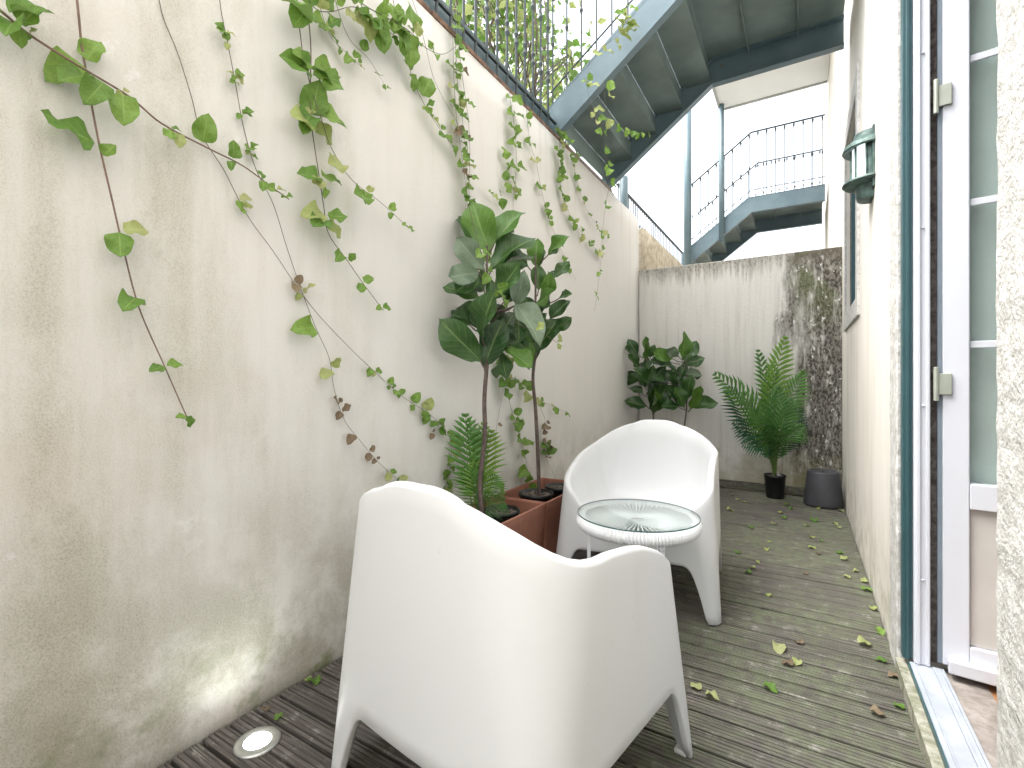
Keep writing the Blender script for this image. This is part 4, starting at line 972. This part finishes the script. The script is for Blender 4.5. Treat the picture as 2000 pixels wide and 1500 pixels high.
for i, (mx, my, md, tx, ty, td, mat, w) in enumerate([
    (1165, 640, .03, 1262, 205, .0, 'palm_light', .19), (1140, 620, .0, 1068, 295, -.06, 'palm_leaf', .15), (1050, 720, .08, 765, 462, .05, 'palm_leaf', .20), (1030, 850, -.04, 860, 560, -.08, 'palm_dark', .22),
    (1260, 720, .05, 1392, 448, .0, 'palm_leaf', .18), (1195, 800, .22, 1212, 560, .20, 'palm_leaf', .20), (1120, 900, .2, 1035, 700, .25, 'palm_leaf', .17), (1290, 900, .06, 1355, 690, -.02, 'palm_dark', .16),
    (1130, 960, .15, 960, 960, .22, 'palm_dark', .15), (1250, 930, .2, 1385, 830, .22, 'palm_leaf', .17), (1100, 930, .05, 900, 800, .1, 'palm_dark', .18), (1180, 700, -.06, 1170, 380, -.1, 'palm_leaf', .17), (1220, 880, .24, 1300, 640, .22, 'palm_leaf', .17), (1090, 820, .12, 960, 590, .14, 'palm_leaf', .18)]):
    b0 = base + Vector((random.uniform(-.012, .012), random.uniform(-.012, .012), 0))
    frond('frond', [b0, c6p(1182 + (mx - 1182) * .3, 1020, md * .3), c6p(mx, my, md), c6p(tx, ty, td)], mat, palm, w * 1.05, 19, i)
MB().tube([(0, 0, -.004), (0, 0, .07)], .018, 8, .010).build('stem_base', M['bark'], palm, True)
# small palm in the front planter
pp = Vector((-1.29, 1.86, .352)); dq = depth_of(pp.x, pp.y)
sp_ = empty('palm', tuple(pp)); tag(sp_, 'small fan of palm fronds in the front planter behind the trunk', 'palm', 'palms')
def c4p(x, y, dd=0): return at_d(840 + x * .2, 800 + y * .2, dq - dd)
for i, (bx, by, mx, my, tx, ty, mat, w, dd) in enumerate([(410, 930, 365, 520, 345, 40, 'palm_leaf', .085, .02), (480, 940, 400, 600, 410, 110, 'palm_leaf', .075, -.03), (460, 900, 480, 500, 530, 130, 'palm_light', .075, -.05), (470, 940, 540, 560, 600, 200, 'palm_light', .085, -.03),
    (450, 950, 420, 800, 330, 560, 'palm_leaf', .07, .05), (500, 960, 560, 780, 640, 640, 'palm_leaf', .075, .03), (520, 990, 590, 930, 720, 900, 'palm_leaf', .065, .06), (500, 960, 470, 750, 450, 520, 'palm_light', .085, .04)]):
    frond('frond', [pp + Vector((random.uniform(-.01, .01), 0, .0)), c4p(bx, by, dd * .3), c4p(mx, my, dd), c4p(tx, ty, dd)], mat, sp_, w * 1.5, 13, 50 + i)
# charcoal pot upside down
gp = empty('grey_pot', (.140, 4.60, .001)); tag(gp, 'upturned charcoal grey pot in the right back corner', 'pot')
MB().lathe([(.128, 0), (.138, .004), (.138, .02), (.134, .06), (.112, .262), (.104, .276), (.092, .280), (.088, .272), (.03, .272), (0, .272)], 40).build('shell', M['grey_pot'], gp, True)
MB().lathe([(.014, .2722), (.014, .2745), (.006, .2745), (.006, .2722)], 16).build('drain_hole', M['black_pot'], gp)

# deck uplight
ul_p = on_z(503, 1450, 0)
ul = empty('deck_light', (ul_p.x, ul_p.y, .002)); tag(ul, 'round lit deck light with steel ring set in the boards by the wall', 'light')
MB().lathe([(.0345, .002), (.036, .0045), (.054, .004), (.059, .002), (.059, -.002)], 48).build('ring', M['brushed'], ul, True)
MB().lathe([(0, .0032), (.034, .0032), (.0345, .002)], 48).build('lens', M['lamp_on'], ul, True)
sl = bpy.data.lights.new('deck_light_beam', 'SPOT'); sl.energy = .6; sl.spot_size = R(150); sl.spot_blend = 1.0; sl.color = (.96, 1, .93); sl.shadow_soft_size = .03
so = bpy.data.objects.new('beam', sl); C.objects.link(so); so.parent = ul; so.location = (0, 0, .02); so.rotation_euler = (R(180), R(-10), 0)

# fallen leaves
lbl = 'small fallen vine leaf lying on the deck boards'
rnd = random.Random(77)
FL = [(612, 1332, 30, 'vine_leaf'), (600, 1328, 20, Y_), (520, 1384, 22, B_), (545, 1402, 20, 'vine_leaf'), (1522, 1268, 34, Y_), (1555, 1294, 22, Y_), (1537, 1296, 24, B_), (1505, 1345, 30, 'vine_leaf'), (1358, 1341, 28, Y_), (1392, 1360, 28, Y_), (1690, 1258, 28, Y_), (1720, 1290, 24, 'vine_leaf'), (1745, 1320, 26, B_), (1715, 1395, 28, B_), (1726, 1234, 24, 'vine_leaf'), (1710, 1190, 20, Y_),
      (1697, 1153, 22, 'vine_leaf'), (1688, 1135, 16, Y_), (1655, 1127, 14, Y_), (1670, 1115, 14, Y_), (1649, 1092, 16, Y_), (1642, 1080, 16, 'vine_leaf'), (1587, 1070, 16, Y_), (1585, 1050, 14, Y_), (1460, 1118, 18, 'vine_leaf'), (1468, 1108, 14, Y_), (1480, 1098, 10, Y_), (1497, 1074, 12, Y_), (1503, 1058, 10, Y_), (1440, 1080, 16, 'vine_leaf'), (1573, 1120, 14, B_), (1501, 1163, 14, Y_), (1560, 1254, 20, B_),
      (1467, 1031, 12, 'vine_leaf'), (1427, 997, 16, Y_), (1525, 1001, 14, Y_), (1532, 1012, 12, 'vine_leaf'), (1512, 1024, 14, Y_), (1590, 1017, 18, 'vine_leaf'), (1575, 1027, 12, Y_), (1537, 986, 14, 'vine_leaf'), (1545, 994, 12, 'vine_leaf'), (1598, 994, 12, Y_), (1643, 998, 14, Y_), (1632, 1023, 12, Y_), (1638, 1031, 12, Y_), (1604, 1057, 10, 'vine_leaf'), (1600, 1082, 10, B_), (1440, 975, 10, Y_), (1452, 980, 10, Y_), (1430, 967, 10, Y_), (1754, 1378, 24, 'vine_leaf')]
OWN = {0: 'green fallen leaf by the wall, left of the nearest armchair', 1: 'yellowed leaf touching the green one left of the nearest armchair', 2: 'curled dry brown leaf just behind the deck light', 3: 'green fallen leaf between the deck light and the nearest armchair', 4: 'largest pale leaf lying in the middle of the open deck', 5: 'pale leaf next to a dry brown one in the middle of the deck', 6: 'dry brown leaf next to the pale ones in the middle of the deck',
       7: 'bright green leaf lying alone on the front deck boards', 8: 'pale leaf just right of the nearest armchair arm, the left one of two', 9: 'pale leaf right of the nearest armchair, the right one of two', 10: 'yellow curled leaf before the foot of the door jamb', 11: 'green leaf beside the near end of the door kerb', 12: 'dry brown leaf against the mossy door kerb', 13: 'dry curled brown leaf on the front boards near the kerb', 14: 'green leaf in the corner where the deck meets the door jamb', 24: 'green leaf beside the far armchair, with a small pale one', 50: 'pale tiny leaf nearest the back wall, beside the far armchair', 51: 'green fallen leaf nearest the camera along the door kerb'}
for li, (px, py, s, key) in enumerate(FL):
    p = on_z(px, py, .004)
    if p.x > RX - .02: p.x = RX - .022
    size = s / F_PX * (p - EYE).dot(CF) * .95
    o = link('fallen_leaf', rnd.choice(V[key])); a = rnd.uniform(0, 6.28)
    o.scale = (size,) * 3; o.rotation_euler = (rnd.uniform(-.08, .12), rnd.uniform(-.15, .15), a); o.location = (p.x - math.cos(a + 1.57) * size * .5, p.y - math.sin(a + 1.57) * size * .5, .004 + size * .10)
    tag(o, OWN.get(li) or {'vine_leaf': 'small green fallen leaf lying on the deck', Y_: 'small yellowed fallen leaf lying on the deck', B_: 'small dry brown fallen leaf lying on the deck'}[key], 'leaf', {'vine_leaf': 'green fallen leaves', Y_: 'yellowed fallen leaves', B_: 'brown fallen leaves'}[key])

# ------------------------------------------------------------------ far background
fb = empty('far_building', (0, 22, 0)); tag(fb, 'far white building glimpsed below the far stair', 'building')
MB().box(-2.6, 6, 0, 5, 0, 5.1).build('wall', M['far_white'], fb)
MB().box(-2.7, 6, -.15, 5, 5.101, 5.3).build('cornice', M['far_grey'], fb)
MB().box(-.6, 1.2, -.02, -.001, 3.2, 4.3).build('window', M['far_grey'], fb)
foliage('far_tree', 'small pale tree seen under the far stair', 'tree', (-3.3, 15.5, 3.4), (.8, .8, .8), 900, .12, 6, ('vine_yellow', 'vine_leaf'), twigs=16)
